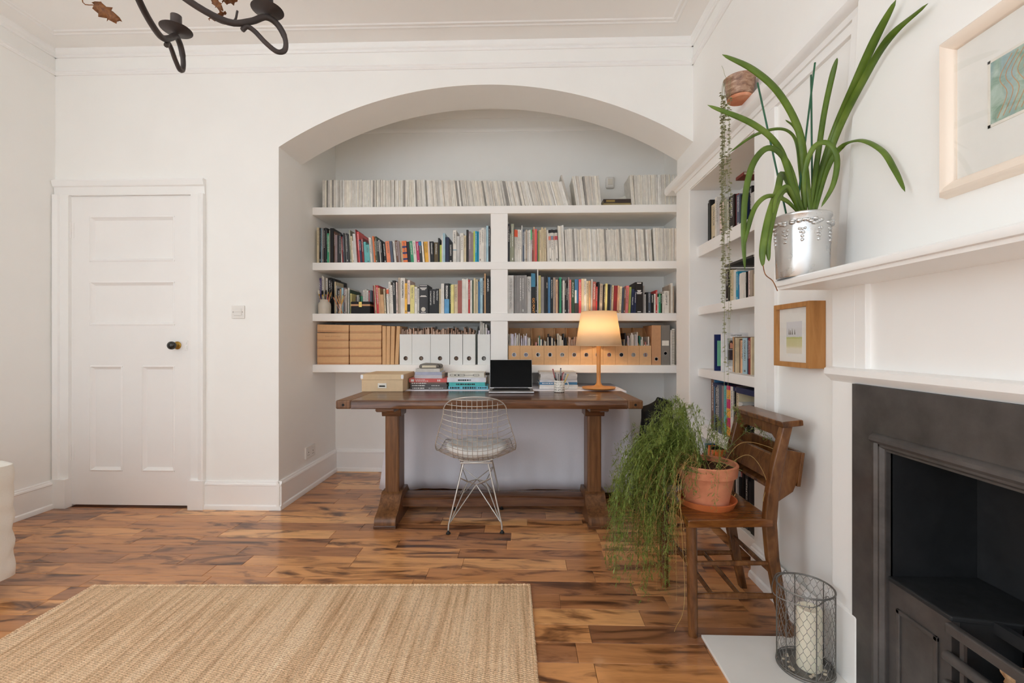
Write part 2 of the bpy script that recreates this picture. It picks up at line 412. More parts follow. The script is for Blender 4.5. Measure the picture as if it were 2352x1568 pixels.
def picmat_small():
    t = NT('watercolour_print').set(0.8, 0, 0.2)
    tc = t.n('TexCoord'); sp = t.n('SeparateXYZ'); t.l(tc.outputs['Generated'], sp.inputs[0]); z = sp.outputs[2]
    nz = t.noise(t.coord('Generated', (3, 8, 3)), 3, 4)
    zz = t.math('ADD', z, t.math('MULTIPLY', t.math('SUBTRACT', nz, 0.5), 0.07))
    t.base(t.ramp(zz, [(0.0, lin((226, 220, 206))), (0.16, lin((228, 222, 204))), (0.24, lin((212, 206, 160))), (0.45, lin((206, 202, 150))), (0.5, lin((184, 190, 110))), (0.53, lin((214, 214, 214))), (1.0, lin((222, 220, 222)))]))
    return t.m
M['wc'] = picmat_small()
def picmat_big():
    t = NT('botanical_print').set(0.7, 0, 0.3)
    f = t.noise(t.coord('Object'), 34, 6, 0.65, 0.8); g = t.noise(t.coord('Object', (6, 6, 1)), 4, 3)
    c = t.ramp(f, [(0.3, lin((120, 150, 130))), (0.5, lin((164, 186, 170))), (0.7, lin((190, 208, 198)))])
    t.base(t.mix(t.ramp(g, [(0.45, (0, 0, 0, 1)), (0.6, (0.7, 0.7, 0.7, 1))]), c, lin((150, 176, 184)))); return t.m
M['botan'] = picmat_big()
def logmat():
    t = NT('split_log').set(0.9, 0, 0.1); f = t.noise(t.coord('Object'), 40, 6, 0.7)
    t.base(t.ramp(f, [(0.3, lin((170, 116, 78))), (0.6, lin((222, 184, 142))), (0.8, lin((236, 206, 168)))])); t.bump(f, 0.6, 0.004); return t.m
M['log'] = logmat()
def potbrown():
    t = NT('streaky_glazed_pot').set(0.35); f = t.noise(t.coord('Object', (8, 8, 20)), 3, 5, 0.6, 0.8)
    t.base(t.ramp(f, [(0.3, lin((104, 72, 56))), (0.5, lin((158, 120, 96))), (0.75, lin((206, 178, 152)))])); return t.m
M['potbrown'] = potbrown()
# ================================================================== the room
XL, XA, XB, XR = -3.13, -1.618, 1.16, 1.075      # door-side wall, alcove sides, panelled wall
YB, YW, YJ, YA = -1.6, 2.93, 3.235, 3.82          # window wall, arch wall front and back, alcove back
ZC = 3.04
# floor: a slab and its planks
fl = MB().box(XL - .1, 1.55, YB - .1, YA + .1, -.06, -.012).build('floor', M['floor'])
struct(fl, 'glossy walnut plank floor of mixed brown tones', 'floor')
PW = 0.105; y0 = onZ(1300, 1521, 0).y - PW * 9
rows = int((YA - y0) / PW) + 2
npl = 0
for r in range(rows):
    ya = y0 + r * PW; yb = min(ya + PW - .0012, YA)
    if ya > YA - .01: break
    xa = XL if ya < YW - .02 else XA; xb = 1.09 if ya < 3.0 else XB
    x = xa - random.uniform(0, .5)
    while x < xb:
        L = random.choice((.32, .42, .5, .55, .62, .7, .8)) * random.uniform(.9, 1.1)
        a, b = max(x, xa), min(x + L - .001, xb); x += L
        if b - a < .03: continue
        if b - a < .15: b = min(b, xb)
        cx, cy = (a + b) / 2, (ya + yb) / 2; hx, hy = (b - a) / 2, (yb - ya) / 2; e = .0012
        mb = MB(); t = 0.0 + random.uniform(-.0002, .0002)
        mb.add([(-hx,-hy,-.012),(hx,-hy,-.012),(hx,hy,-.012),(-hx,hy,-.012),(-hx,-hy,t-e),(hx,-hy,t-e),(hx,hy,t-e),(-hx,hy,t-e),
                (-hx+e,-hy+e,t),(hx-e,-hy+e,t),(hx-e,hy-e,t),(-hx+e,hy-e,t)],
               [(0,3,2,1),(0,1,5,4),(1,2,6,5),(2,3,7,6),(3,0,4,7),(4,5,9,8),(5,6,10,9),(6,7,11,10),(7,4,8,11),(8,9,10,11)])
        o = mb.build('plank', M['plank'], fl, fix=False, loc=(cx, cy, 0)); npl += 1
# ceiling
ce = MB().box(XL - .1, 1.6, YB - .1, YA + .1, ZC, ZC + .1).build('ceiling', M['ceil'])
struct(ce, 'plain off-white ceiling with a thin moulded border', 'ceiling')

# arch wall: door opening, arch over the alcove
AXL, AXR, ASP, AAP = XA, XR, 2.378, 2.765
ch = (AXR - AXL) / 2; rise = AAP - ASP; RAD = (ch * ch + rise * rise) / (2 * rise); acx = (AXL + AXR) / 2; acz = AAP - RAD
def arch(x): return acz + math.sqrt(max(0, RAD * RAD - (x - acx) ** 2))
DX0, DX1, DZ = -3.035, -2.195, 2.075            # door opening
wb = MB()
wb.box(XL - .1, DX0, YW, YJ, 0, ZC); wb.box(DX0, DX1, YW, YJ, DZ, ZC); wb.box(DX1, XA, YW, YJ, 0, ZC)
N = 56; xs = [AXL + (AXR - AXL) * i / N for i in range(N + 1)]
vs = []; fs = []
for x in xs: vs += [(x, YW, arch(x)), (x, YW, ZC), (x, YJ, arch(x)), (x, YJ, ZC)]
for i in range(N):
    a, b = 4 * i, 4 * i + 4
    fs += [(a, b, b + 1, a + 1), (a + 2, a + 3, b + 3, b + 2), (a, a + 2, b + 2, b)]
wb.add(vs, fs)
wb.box(XR, 1.55, YW, YJ, 2.17, ZC)
wbo = wb.build('wall_back', M['wall'], smooth=30)
struct(wbo, 'white wall with the wide shallow arch over the desk alcove', 'wall')
struct(MB().box(XA - .02, XA - .001, YW + .25, YA + .1, 0, ZC).box(XA - .12, XA, YJ - .001, YA + .1, 0, ZC).build('wall_alcove_left', M['wall']), 'alcove side wall on the door side', 'wall')
struct(MB().box(XA - .12, 1.55, YA, YA + .12, 0, ZC).build('wall_alcove_back', M['wall']), 'back wall of the alcove behind the shelves', 'wall')
struct(MB().box(XB, 1.55, 3.25, YA + .1, 0, ZC).build('wall_alcove_right', M['wall']), 'alcove side wall on the fireplace side', 'wall')
struct(MB().box(XL - .12, XL, YB - .1, -1.2, 0, ZC).box(XL - .12, XL, .1, YW + .1, 0, ZC).box(XL - .12, XL, -1.2, .1, 0, .6).box(XL - .12, XL, -1.2, .1, 2.7, ZC)
       .build('wall_left', M['wall']), 'plain white wall beside the door', 'wall')
# window wall behind the viewer, three tall sashes
wr = MB(); ed = [XL - .1, -2.9, -1.8, -1.5, -.4, -.2, .9, 1.55]
for a, b in ((0, 1), (2, 3), (4, 5), (6, 7)): wr.box(ed[a], ed[b], YB - .12, YB, 0, ZC)
for a, b in ((1, 2), (3, 4), (5, 6)): wr.box(ed[a], ed[b], YB - .12, YB, 0, .58); wr.box(ed[a], ed[b], YB - .12, YB, 2.72, ZC)
struct(wr.build('wall_rear', M['wall']), 'white wall with three tall windows', 'wall')
for i, (a, b) in enumerate(((-2.9, -1.8), (-1.5, -.4), (-.2, .9))):
    w = bpy.data.objects.new('window_%d' % (i + 1), None); COL.objects.link(w); w.location = ((a + b) / 2, YB - .08, .58)
    struct(w, 'tall white sash window in the rear wall', 'window')
    h = (b - a) / 2; m = MB(); m.box(-h, -h + .05, -.03, .03, 0, 2.14).box(h - .05, h, -.03, .03, 0, 2.14).box(-h, h, -.03, .03, 0, .07).box(-h, h, -.03, .03, 2.07, 2.14).box(-h, h, -.03, .03, 1.03, 1.09)
    m.build('window_frame', M['trim'], w)
w = bpy.data.objects.new('window_4', None); COL.objects.link(w); w.location = (XL - .08, -.55, .6); struct(w, 'tall white sash window added in the door-side wall for fill light', 'window')  # unseen window, added to carry the fill light
MB().box(-.03, .03, -.65, -.6, 0, 2.1).box(-.03, .03, .6, .65, 0, 2.1).box(-.03, .03, -.65, .65, 0, .07).box(-.03, .03, -.65, .65, 2.03, 2.1).box(-.03, .03, -.65, .65, 1.0, 1.06).build('window_frame', M['trim'], w)

# panelled fireplace wall: bookcase opening, panel field, chimney piece
BY0, BY1, BZ = 2.154, 3.0, 2.095
FY0, FY1 = .495, 1.46                              # cast-iron insert
wq = MB()
wq.box(XR, 1.55, YB - .1, YW, 2.17, ZC)            # above the ledge
wq.box(XR, 1.55, BY1, 3.25, 0, 2.17)               # jamb beside the alcove
wq.box(XR, 1.55, BY0, BY1, BZ, 2.17)
wq.box(XR, 1.55, 2.05, BY0, 0, 2.17)
wq.box(1.09, 1.55, 1.40, 2.05, 0, 2.17)            # sunk panel field
wq.box(1.07, 1.55, YB - .1, .45, 0, 2.17)
wq.box(1.07, 1.55, .45, 1.46, .95, 2.17)
wq.box(1.50, 1.55, .4, 1.5, 0, .95)
wqo = wq.build('wall_right', M['wall'])
struct(wqo, 'white panelled wall with built-in bookcase and fireplace', 'wall')
# ledge moulding over the panelling
led = MB().prism([(1.029, 2.188), (1.029, 2.222), (1.076, 2.226), (1.076, 2.150), (1.066, 2.150), (1.060, 2.168), (1.043, 2.174), (1.034, 2.180)], .2, 3.25, 'y')
led.prism([(1.029, 2.188), (1.029, 2.222), (1.16, 2.226), (1.16, 2.174), (1.043, 2.174), (1.034, 2.180)], 3.25, 3.375, 'y')
struct(led.build('trim_1', M['trim'], smooth=30), 'white ledge moulding running over the bookcase', 'trim')
# fascia, stiles and the slanted stile of the chimney panelling
struct(MB().box(XR, 1.092, 1.46, 2.05, 2.114, 2.172).box(XR, 1.092, 1.985, 2.051, .15, 2.114).prism([(1.592, 1.30), (1.507, 2.172), (1.44, 2.172), (1.44, 1.30)], 1.066, 1.092, 'x')
       .build('trim_2', M['trim'], bevel=.002), 'white panel frame between the bookcase and the chimney breast', 'trim')
struct(MB().prism([(1.520, 1.30), (1.456, 2.172), (.2, 2.172), (.2, 1.30)], 1.047, 1.075, 'x').build('wall_chimney', M['wall'], bevel=.003), 'white chimney breast with a slanting edge above the mantel', 'wall')
# mouldings that run round the room
def run_moulding(name, prof_u, label):
    # profile (distance from the wall, z) swept along the three visible walls
    m = MB()
    m.prism([(YW - d, z) for d, z in prof_u], XL, XR, 'x'); m.prism([(XL + d, z) for d, z in prof_u], YB, YW, 'y'); m.prism([(XR - d, z) for d, z in prof_u], YB, YW, 'y')
    return struct(m.build(name, M['trim'], smooth=30), label, 'trim')
run_moulding('trim_3', [(0, ZC), (0, 2.985), (.010, 2.985), (.014, 2.992), (.012, 3.0), (.02, 3.006), (.026, 3.02), (.024, ZC)], 'white cornice bead where walls meet the ceiling')
run_moulding('trim_4', [(0, 2.900), (0, 2.868), (.008, 2.868), (.014, 2.876), (.012, 2.885), (.018, 2.892), (.016, 2.900)], 'slim white picture rail below the ceiling')
m = MB()
for d in (.145, .175):
    pr = [(0, ZC + .001), (.004, ZC - .004), (.010, ZC - .006), (.016, ZC - .004), (.02, ZC + .001)]
    m.prism([(YW - d - u, z) for u, z in pr], XL + d, XR - d, 'x'); m.prism([(XL + d + u, z) for u, z in pr], YB, YW - d, 'y'); m.prism([(XR - d - u, z) for u, z in pr], YB, YW - d, 'y')
struct(m.build('trim_5', M['trim'], smooth=40), 'double bead bordering the ceiling', 'trim')
struct(MB().prism([(YA, 2.900), (YA, 2.868), (YA - .008, 2.868), (YA - .016, 2.885), (YA - .016, 2.900)], XA, XB, 'x').prism([(YA, ZC), (YA, 2.98), (YA - .012, 2.985), (YA - .016, 3.0), (YA - .03, ZC)], XA, XB, 'x')
       .build('trim_6', M['trim'], smooth=30), 'cornice lines on the alcove back wall', 'trim')
# baseboards
def base_prof(h=.185):
    return [(0, 0), (.030, 0), (.030, .012), (.026, .026), (.018, .032), (.018, h - .03), (.022, h - .026), (.020, h - .016), (.013, h - .012), (.012, h - .004), (.006, h), (0, h)]
def baseboard(name, kind, a0, a1, at, sgn, label, h=.185):
    pr = base_prof(h)
    m = MB().prism([(at + sgn * d, z) for d, z in pr], a0, a1, kind)
    return struct(m.build(name, M['trim'], smooth=30), label, 'baseboard')
baseboard('baseboard_back', 'x', -2.105, XA + .028, YW, -1, 'white baseboard between the door and the alcove')
baseboard('baseboard_alcove_left', 'y', YW - .028, YA, XA, 1, 'white baseboard on the alcove side wall')
baseboard('baseboard_alcove_back', 'x', XA, XB, YA, -1, 'white baseboard on the alcove back wall')
baseboard('baseboard_left', 'y', YB, YW, XL, 1, 'white baseboard beside the door')
baseboard('baseboard_right', 'y', 1.60, BY0, 1.075, -1, 'white baseboard below the small oak-framed picture', .155)

# ------------------------------------------------------------------ door
d = bpy.data.objects.new('door_1', None); COL.objects.link(d); d.location = ((DX0 + DX1) / 2, YW + .03, 0)
struct(d, 'white four-panel door with a black knob', 'door')
hw = (DX1 - DX0) / 2 - .004
hw2 = hw
leafw = MB(); yf, yb_ = -.02, .02                   # leaf front at YW+.01
zs = [.012, .235, .94, 1.205, 1.50, 1.63, 1.935, 2.068]; st = .125
leafw.box(-hw2, -hw2 + st, yf, yb_, zs[0], zs[7]).box(hw2 - st, hw2, yf, yb_, zs[0], zs[7])
for a, b in ((0, 1), (2, 3), (4, 5), (6, 7)): leafw.box(-hw2 + st, hw2 - st, yf, yb_, zs[a], zs[b])
leafw.box(-.065, .065, yf, yb_, zs[1], zs[2])
leafw.build('door_leaf', M['door'], d)
panels = [(-hw2 + st, hw2 - st, zs[5], zs[6]), (-hw2 + st, hw2 - st, zs[3], zs[4]), (-hw2 + st, -.065, zs[1], zs[2]), (.065, hw2 - st, zs[1], zs[2])]
for (a, b, c, e) in panels:
    p = MB().box(a - .005, b + .005, -.004, .012, c - .005, e + .005).build('panel', M['door'], d)
    t = MB(); k = .026
    for i, (u0, v0, u1, v1) in enumerate(((a, c, a + k, e), (b - k, c, b, e), (a, c, b, c + k), (a, e - k, b, e))):
        if i < 2:
            s = 1 if i == 0 else -1; x0 = a if i == 0 else b
            t.prism([(x0, -.021), (x0 + s * .008, -.024), (x0 + s * .014, -.016), (x0 + s * k, -.004), (x0, -.004)], v0, v1, 'z')
        else:
            s = 1 if i == 2 else -1; z0 = c if i == 2 else e
            t.prism([(-.021, z0), (-.024, z0 + s * .008), (-.016, z0 + s * .014), (-.004, z0 + s * k), (-.004, z0)], u0, u1, 'x')
    t.build('moulding', M['door'], p)
kx = onY(405, 793, YW).x - d.location.x; kz = onY(405, 793, YW).z
Tk = Matrix.Translation((kx, yf, kz)) @ Matrix.Rotation(PI / 2, 4, 'X')
MB(Tk).lathe([(.026, 0), (.026, .003), (.022, .006), (.014, .008), (.010, .014), (.012, .020), (.009, .024), (.009, .03)], n=24).build('knob_rose', M['brass'], d, smooth=40)
MB(Tk).lathe([(.010, .026), (.016, .030), (.024, .038), (.027, .048), (.026, .058), (.020, .066), (.010, .071), (.0001, .072)], n=24).build('knob', M['ebony'], d, smooth=60)
qx = onY(426, 793, YW).x - d.location.x
MB().box(qx - .011, qx + .011, yf - .004, yf, kz - .034, kz + .034).box(qx - .007, qx + .007, yf - .010, yf - .004, kz - .024, kz - .004).box(qx - .005, qx + .005, yf - .008, yf - .004, kz + .006, kz + .022).build('latch_plate', M['door'], d, bevel=.002)
for zc in (1.84, .36):
    h = MB()
    for q in range(5): h.lathe([(.0075, 0), (.0075, .0195)], (-hw2 - .002, yf - .006, zc - .05 + q * .021), 10)
    h.box(-hw2 - .03, -hw2 + .02, yf - .002, yf, zc - .05, zc + .053); h.build('hinge', M['door'], d, smooth=40)
# architrave
ar = MB()
def archi(x0, x1, z0, z1, vert=True, flip=False):
    if vert:
        s = -1 if flip else 1; xa_ = x1 if flip else x0
        w_ = abs(x1 - x0)
        pr = [(xa_, YW + .012), (xa_, YW - .012), (xa_ + s * w_ * .55, YW - .016), (xa_ + s * w_ * .62, YW - .026), (xa_ + s * w_ * .9, YW - .034), (xa_ + s * w_, YW - .030), (xa_ + s * w_, YW + .012)]
        ar.prism(pr, z0, z1, 'z')
archi(DX1 - .006, DX1 + .09, .0, DZ - .0055); archi(DX0 - .09, DX0 + .006, .0, DZ - .0055, flip=True)
pr = [(YW + .012, DZ - .006), (YW - .012, DZ - .006), (YW - .016, DZ + .045), (YW - .026, DZ + .052), (YW - .034, DZ + .083), (YW - .030, DZ + .094), (YW + .012, DZ + .094)]
ar.prism(pr, DX0 - .09, DX1 + .09, 'x')
ar.box(DX0, DX0 + .004, YW + .004, YW + .2, 0, DZ).box(DX1 - .004, DX1, YW + .004, YW + .2, 0, DZ).box(DX0, DX1, YW + .06, YW + .2, 0, DZ)
ar.box(DX1 - .008, DX1 + .094, YW - .038, YW + .01, 0, .19).box(DX0 - .092, DX0 + .008, YW - .038, YW + .01, 0, .19)
struct(ar.build('trim_7', M['trim']), 'white moulded architrave round the door', 'trim')
# switch and socket
c = onY(548, 716.5, YW)
t = thing('light_switch', 'square white two-gang switch plate between door and alcove', 'switch', (c.x, YW, c.z))
MB().box(-.043, .043, -.009, .001, -.043, .043).build('plate', M['plastic'], t, bevel=.003)
for s in (-1, 1): MB().box(-.026, .026, -.013, -.008, s * .012 - .011, s * .012 + .011).build('rocker', M['plastic'], t, bevel=.002)
for s in (-1, 1): MB(Matrix.Translation((s * .031, -.009, 0)) @ Matrix.Rotation(PI / 2, 4, 'X')).lathe([(.003, 0), (.003, .0008)], n=8).build('screw', M['grey_card'], t)
c = onX(711, 1036, XA)
t = thing('wall_socket', 'white double wall socket low on the alcove side wall', 'socket', (XA, c.y, c.z))
MB().box(-.001, .010, -.075, .075, -.043, .043).build('plate', M['plastic'], t, bevel=.003)
for s in (-1, 1):
    MB().box(.010, .014, s * .035 - .008, s * .035 + .008, .014, .03).build('rocker', M['plastic'], t, bevel=.001)
    MB().box(.0095, .0105, s * .035 - .003, s * .035 + .003, -.004, .004).box(.0095, .0105, s * .035 - .012, s * .035 - .006, -.022, -.018).box(.0095, .0105, s * .035 + .006, s * .035 + .012, -.022, -.018).build('pin_hole', M['hole'], t)
# small sensor on the alcove back wall
c = onY(1400, 422, YA)
t = thing('wall_sensor', 'small cream rounded box on the alcove back wall above the top shelf', 'sensor', (c.x, YA, c.z))
MB().box(-.035, .035, -.035, .0, -.045, .05).build('housing', M['plastic'], t, bevel=.012)
MB().box(-.02, .02, -.038, -.034, -.02, .03).build('lens', M['mug'], t, bevel=.004)
# ================================================================== bookcases
SHZ = [(2.062, 2.120), (1.642, 1.700), (1.254, 1.312), (.865, .924)]      # alcove shelves, under and upper face
DV0, DV1 = -.259, -.131
t = thing('alcove_bookcase', 'white built-in shelves spanning the alcove behind the desk', 'bookcase', ((XA + XB) / 2, 3.40, .865))
ox, oy, oz = t.location
for a, b in SHZ: MB().box(XA + .001 - ox, XB - .001 - ox, 0, YA - oy - .001, a - oz, b - oz).build('shelf', M['shelf'], t, bevel=.003)
for k in range(3): MB().box(DV0 - ox, DV1 - ox, .008, YA - oy - .002, SHZ[k + 1][1] - oz - .001, SHZ[k][0] - oz + .001).build('divider', M['shelf'], t)
xd = onY(1235.2, 650, 3.42).x
MB().box(xd - .003 - ox, xd + .003 - ox, .012, .36, SHZ[2][1] - oz - .001, SHZ[1][0] - oz + .001).build('thin_divider', M['shelf'], t)
RSZ = [(1.650, 1.722), (1.272, 1.325), (.872, .925), (.490, .560), (.02, .12)]
t = thing('built_in_bookcase', 'narrow white bookcase recessed in the fireplace wall', 'bookcase', (1.13, (BY0 + BY1) / 2, 0))
oy = t.location.y
MB().box(.27, .29, BY0 - oy, BY1 - oy, 0, BZ).build('back_panel', M['shelf'], t)
for y in (BY0, BY1 - .006): MB().box(-.053, .29, y - oy, y + .006 - oy, .0, BZ).build('side_panel', M['shelf'], t)
MB().box(-.05, .27, BY0 - oy + .006, BY1 - oy - .006, BZ - .008, BZ - .001).build('top_panel', M['shelf'], t)
for a, b in RSZ: MB().box(0, .275, BY0 - oy + .006, BY1 - oy - .006, a, b).build('shelf', M['shelf'], t, bevel=.003)

K = {'cr': ('cream', (214, 198, 164)), 'bk': ('black', (19, 18, 19)), 'ch': ('charcoal', (48, 47, 49)), 'wh': ('white', (228, 223, 214)), 'wg': ('pale grey', (200, 198, 194)),
     'gy': ('grey', (140, 136, 134)), 'lb': ('light blue', (168, 200, 212)), 'gr': ('green', (56, 156, 114)), 'dg': ('dark green', (46, 76, 50)), 'gg': ('grey-green', (150, 152, 130)),
     'br': ('brown', (112, 78, 60)), 'mv': ('mauve', (150, 132, 134)), 're': ('red', (196, 52, 52)), 'dr': ('dark red', (136, 34, 34)), 'pk': ('pink', (226, 128, 128)),
     'cl': ('coral', (224, 92, 92)), 'te': ('teal', (104, 184, 184)), 'tq': ('turquoise', (30, 156, 192)), 'bl': ('blue', (70, 122, 166)), 'nv': ('navy', (30, 40, 74)),
     'sl': ('slate blue', (86, 96, 114)), 'or': ('orange', (228, 122, 66)), 'sa': ('salmon', (234, 136, 94)), 'ye': ('yellow', (238, 182, 66)), 'py': ('pale yellow', (226, 214, 140)),
     'lm': ('lime', (194, 206, 92)), 'ol': ('olive', (96, 78, 42)), 'og': ('olive green', (150, 160, 84)), 'mg': ('magenta', (204, 54, 106)), 'ta': ('tan', (204, 160, 114)),
     'pe': ('peach', (230, 184, 146)), 'ro': ('rose brown', (164, 94, 84)), 'in': ('indigo', (82, 70, 120)), 'tp': ('taupe', (178, 162, 144)), 'bd': ('dark brown', (34, 25, 20)), 'pw': ('pale pink', (230, 208, 200))}
def book_mesh(name, w, h, dp, hard=True):
    c = .0022 if hard else .0009; r = .004 if hard else .0006
    c = min(c, w * .22)
    m = MB()
    m.box(0, w, 0, c, 0, h, 0); m.box(0, c, c, dp, 0, h, 0); m.box(w - c, w, c, dp, 0, h, 0)
    m.box(c, w - c, c, dp - r, r * .7, h - r, 1)
    me = bpy.data.meshes.new(name); me.from_pydata(m.v, [], m.f); me.materials.append(M['book']); me.materials.append(M['pages'])
    me.polygons.foreach_set('material_index', m.m); me.update(); return me
def put_book(name, w, h, dp, col, loc, tilt=0, face='front', alpha=1.0, hard=True):
    o = bpy.data.objects.new(name, book_mesh(name, w, h, dp, hard)); COL.objects.link(o)
    j = random.uniform(.94, 1.06); c = lin(col); o.color = (min(1, c[0] * j), min(1, c[1] * j), min(1, c[2] * j), alpha)
    o.location = loc
    if face == 'front': o.rotation_euler = (0, math.radians(tilt), 0)
    else: o.rotation_euler = (0, 0, -PI / 2)              # spine looks towards -X
    return o
def add_text(s, parent, size, mat, loc, rot, name='lettering', align='CENTER', squeeze=1.0):
    cu = bpy.data.curves.new('txt', 'FONT'); cu.body = s; cu.size = size; cu.align_x = align; cu.align_y = 'CENTER'; cu.extrude = .0002
    ob = bpy.data.objects.new('txt', cu); COL.objects.link(ob); dg = bpy.context.evaluated_depsgraph_get()
    me = bpy.data.meshes.new_from_object(ob.evaluated_get(dg)); bpy.data.objects.remove(ob); bpy.data.curves.remove(cu)
    me.materials.clear(); me.materials.append(mat)
    o = bpy.data.objects.new(name, me); COL.objects.link(o); o.parent = parent; o.location = loc; o.rotation_euler = rot; o.scale = (1, squeeze, 1)
    return o
def art(n): return ('an ' if n[0] in 'aeiou' else 'a ') + n
def label_row(items, where, group, noun='book'):
    # items: (object, colour name, width, height)
    ws = sorted(i[2] for i in items); hs = sorted(i[3] for i in items)
    for k, (o, cn, w, h) in enumerate(items):
        size = 'slim ' if w <= ws[len(ws) // 3] else ('thick ' if w >= ws[-max(1, len(ws) // 5)] else '')
        tall = 'tall ' if h >= hs[-max(1, len(hs) // 5)] else ('short ' if h <= hs[len(hs) // 6] else '')
        if k == 0: nb = 'at the end, beside ' + art(items[1][1]) + ' one'
        elif k == len(items) - 1: nb = 'at the end, beside ' + art(items[k - 1][1]) + ' one'
        elif items[k - 1][1] == items[k + 1][1]: nb = 'between two ' + items[k - 1][1] + ' ones'
        else: nb = 'between ' + art(items[k - 1][1]) + ' and ' + art(items[k + 1][1]) + ' one'
        lab = tall + size + cn + ' ' + noun + ' ' + nb + ', ' + where
        if len(lab.replace('-', ' ').split()) > 16: lab = (tall or size) + cn + ' ' + noun + ' ' + nb + ', ' + where
        if len(lab.replace('-', ' ').split()) > 16: lab = cn + ' ' + noun + ' ' + nb + ', ' + where
        o['label'] = lab; o['category'] = noun; o['group'] = group
YS = 3.425
def row(spec, ox, sc, oyp, shelfz, where, group, ys=YS, dmax=.24):
    # spec: "x0 x1 ytop colour [tilt]" measured along the shelf
    items = []; bymark = {}
    for s in spec.split(';'):
        p = s.split()
        if not p: continue
        x0, x1, yt = (float(v) for v in p[:3]); ck = p[3]; tilt = float(p[4]) if len(p) > 4 and p[4][0] in '-0123456789' else 0.0
        a = onY(ox + x0 / sc, 600, ys).x; b = onY(ox + x1 / sc, 600, ys).x
        zt = onY(ox + (x0 + x1) / 2 / sc, oyp + yt / sc, ys).z
        h = max(.05, (zt - shelfz) / math.cos(math.radians(tilt))); w = max(.003, (b - a) * math.cos(math.radians(tilt)) - .0004)
        cn, col = K[ck]; y = ys + random.uniform(-.006, .012)
        o = put_book('book', w, h, random.uniform(.14, dmax), col, (a, y, shelfz), tilt, hard=w > .012)
        if tilt > 0: o.location.z += w * math.sin(math.radians(tilt))
        items.append((o, cn, w, h))
        for q in p[4:]:
            if q.startswith('#'): bymark[q] = (o, w, h)
    label_row(items, where, group)
    return bymark
def band(o, w, z0, z1, col, label=None):
    m = MB().box(-.0002, w + .0002, -.0004, .03, z0, z1); b = m.build('cover_band', M['book'], o); b.color = lin(col)[:3] + (0,)
    if label: b['label'] = label
    return b

A = 11.2
mk = row('95 150 200 cr;165 185 205 bk;185 215 215 lb;215 235 205 bk;235 262 210 gy;262 300 210 bk;300 335 205 ch;335 352 205 bk;352 410 345 gr;410 435 265 gg;435 520 215 bk;520 550 290 br;'
    '550 610 380 mv;610 660 390 ch;660 700 350 ch;700 745 425 wh -3;745 775 430 dr -3;775 802 420 sl -3;802 835 340 ch -3;835 865 340 wh -3;865 905 345 ch -3;905 945 370 ch -3;945 985 260 gg -3;'
    '985 1030 415 cr -3.5;1030 1060 540 wh -4;1060 1130 355 wg -4;1130 1152 245 dr -4;1152 1210 300 cl -4;1210 1260 510 nv -4;1260 1310 450 dr -4;1310 1370 560 te -4;1370 1460 640 te -4.5;1460 1520 445 wh -4.5;'
    '1520 1560 470 gy -4.5;1560 1600 415 or -4.5;1600 1640 500 ol -5;1640 1670 420 dg -5;1670 1720 500 bk -5;1720 1750 515 wh -5;1750 1800 520 bk -5;1800 1880 570 bk -5;1888 1995 545 sa -5 #sal;1996 2066 550 sl -5;'
    '2072 2130 550 wh -5;2134 2196 520 br -5;2200 2250 540 mv -5;2250 2310 540 cr -5;2320 2430 545 or -5 #navy;2432 2505 560 bk -5;2506 2586 545 gr -5;2588 2666 530 wh -5;2668 2740 555 mg -4.5;2742 2812 555 ch -4.5 #cap;'
    '2816 2860 550 wh -4.5;2868 2960 550 ye -4;2964 3004 540 pw -3;3006 3096 550 bk -2;3100 3200 570 ol;3206 3245 465 bk;3250 3300 640 lm;3300 3330 415 wh;3330 3390 345 lb;3395 3480 440 nv;3485 3575 600 bk;3580 3670 250 wh #wband;'
    '3680 3765 415 wg;3780 3865 345 wh;3870 3930 400 cr;3935 3985 255 bd;3985 4050 290 mv;4050 4110 325 mv;4115 4160 290 lm;4160 4210 290 tq;4210 4260 290 tq;4260 4320 255 wh;4320 4390 210 wh;4390 4440 240 wg;4445 4500 150 lb;4502 4545 160 ch',
    720, A, 505, SHZ[1][1], 'second shelf, door side', 'books on the second shelf, door side')
o, w, h = mk['#navy']
for k in range(3): band(o, w, h * (.12 + .28 * k), h * (.2 + .28 * k), (40, 48, 110))
o, w, h = mk['#cap']; band(o, w, h * .8, h * .97, (30, 130, 190))
o, w, h = mk['#wband']; band(o, w, h * .38, h * .4, (70, 140, 170))

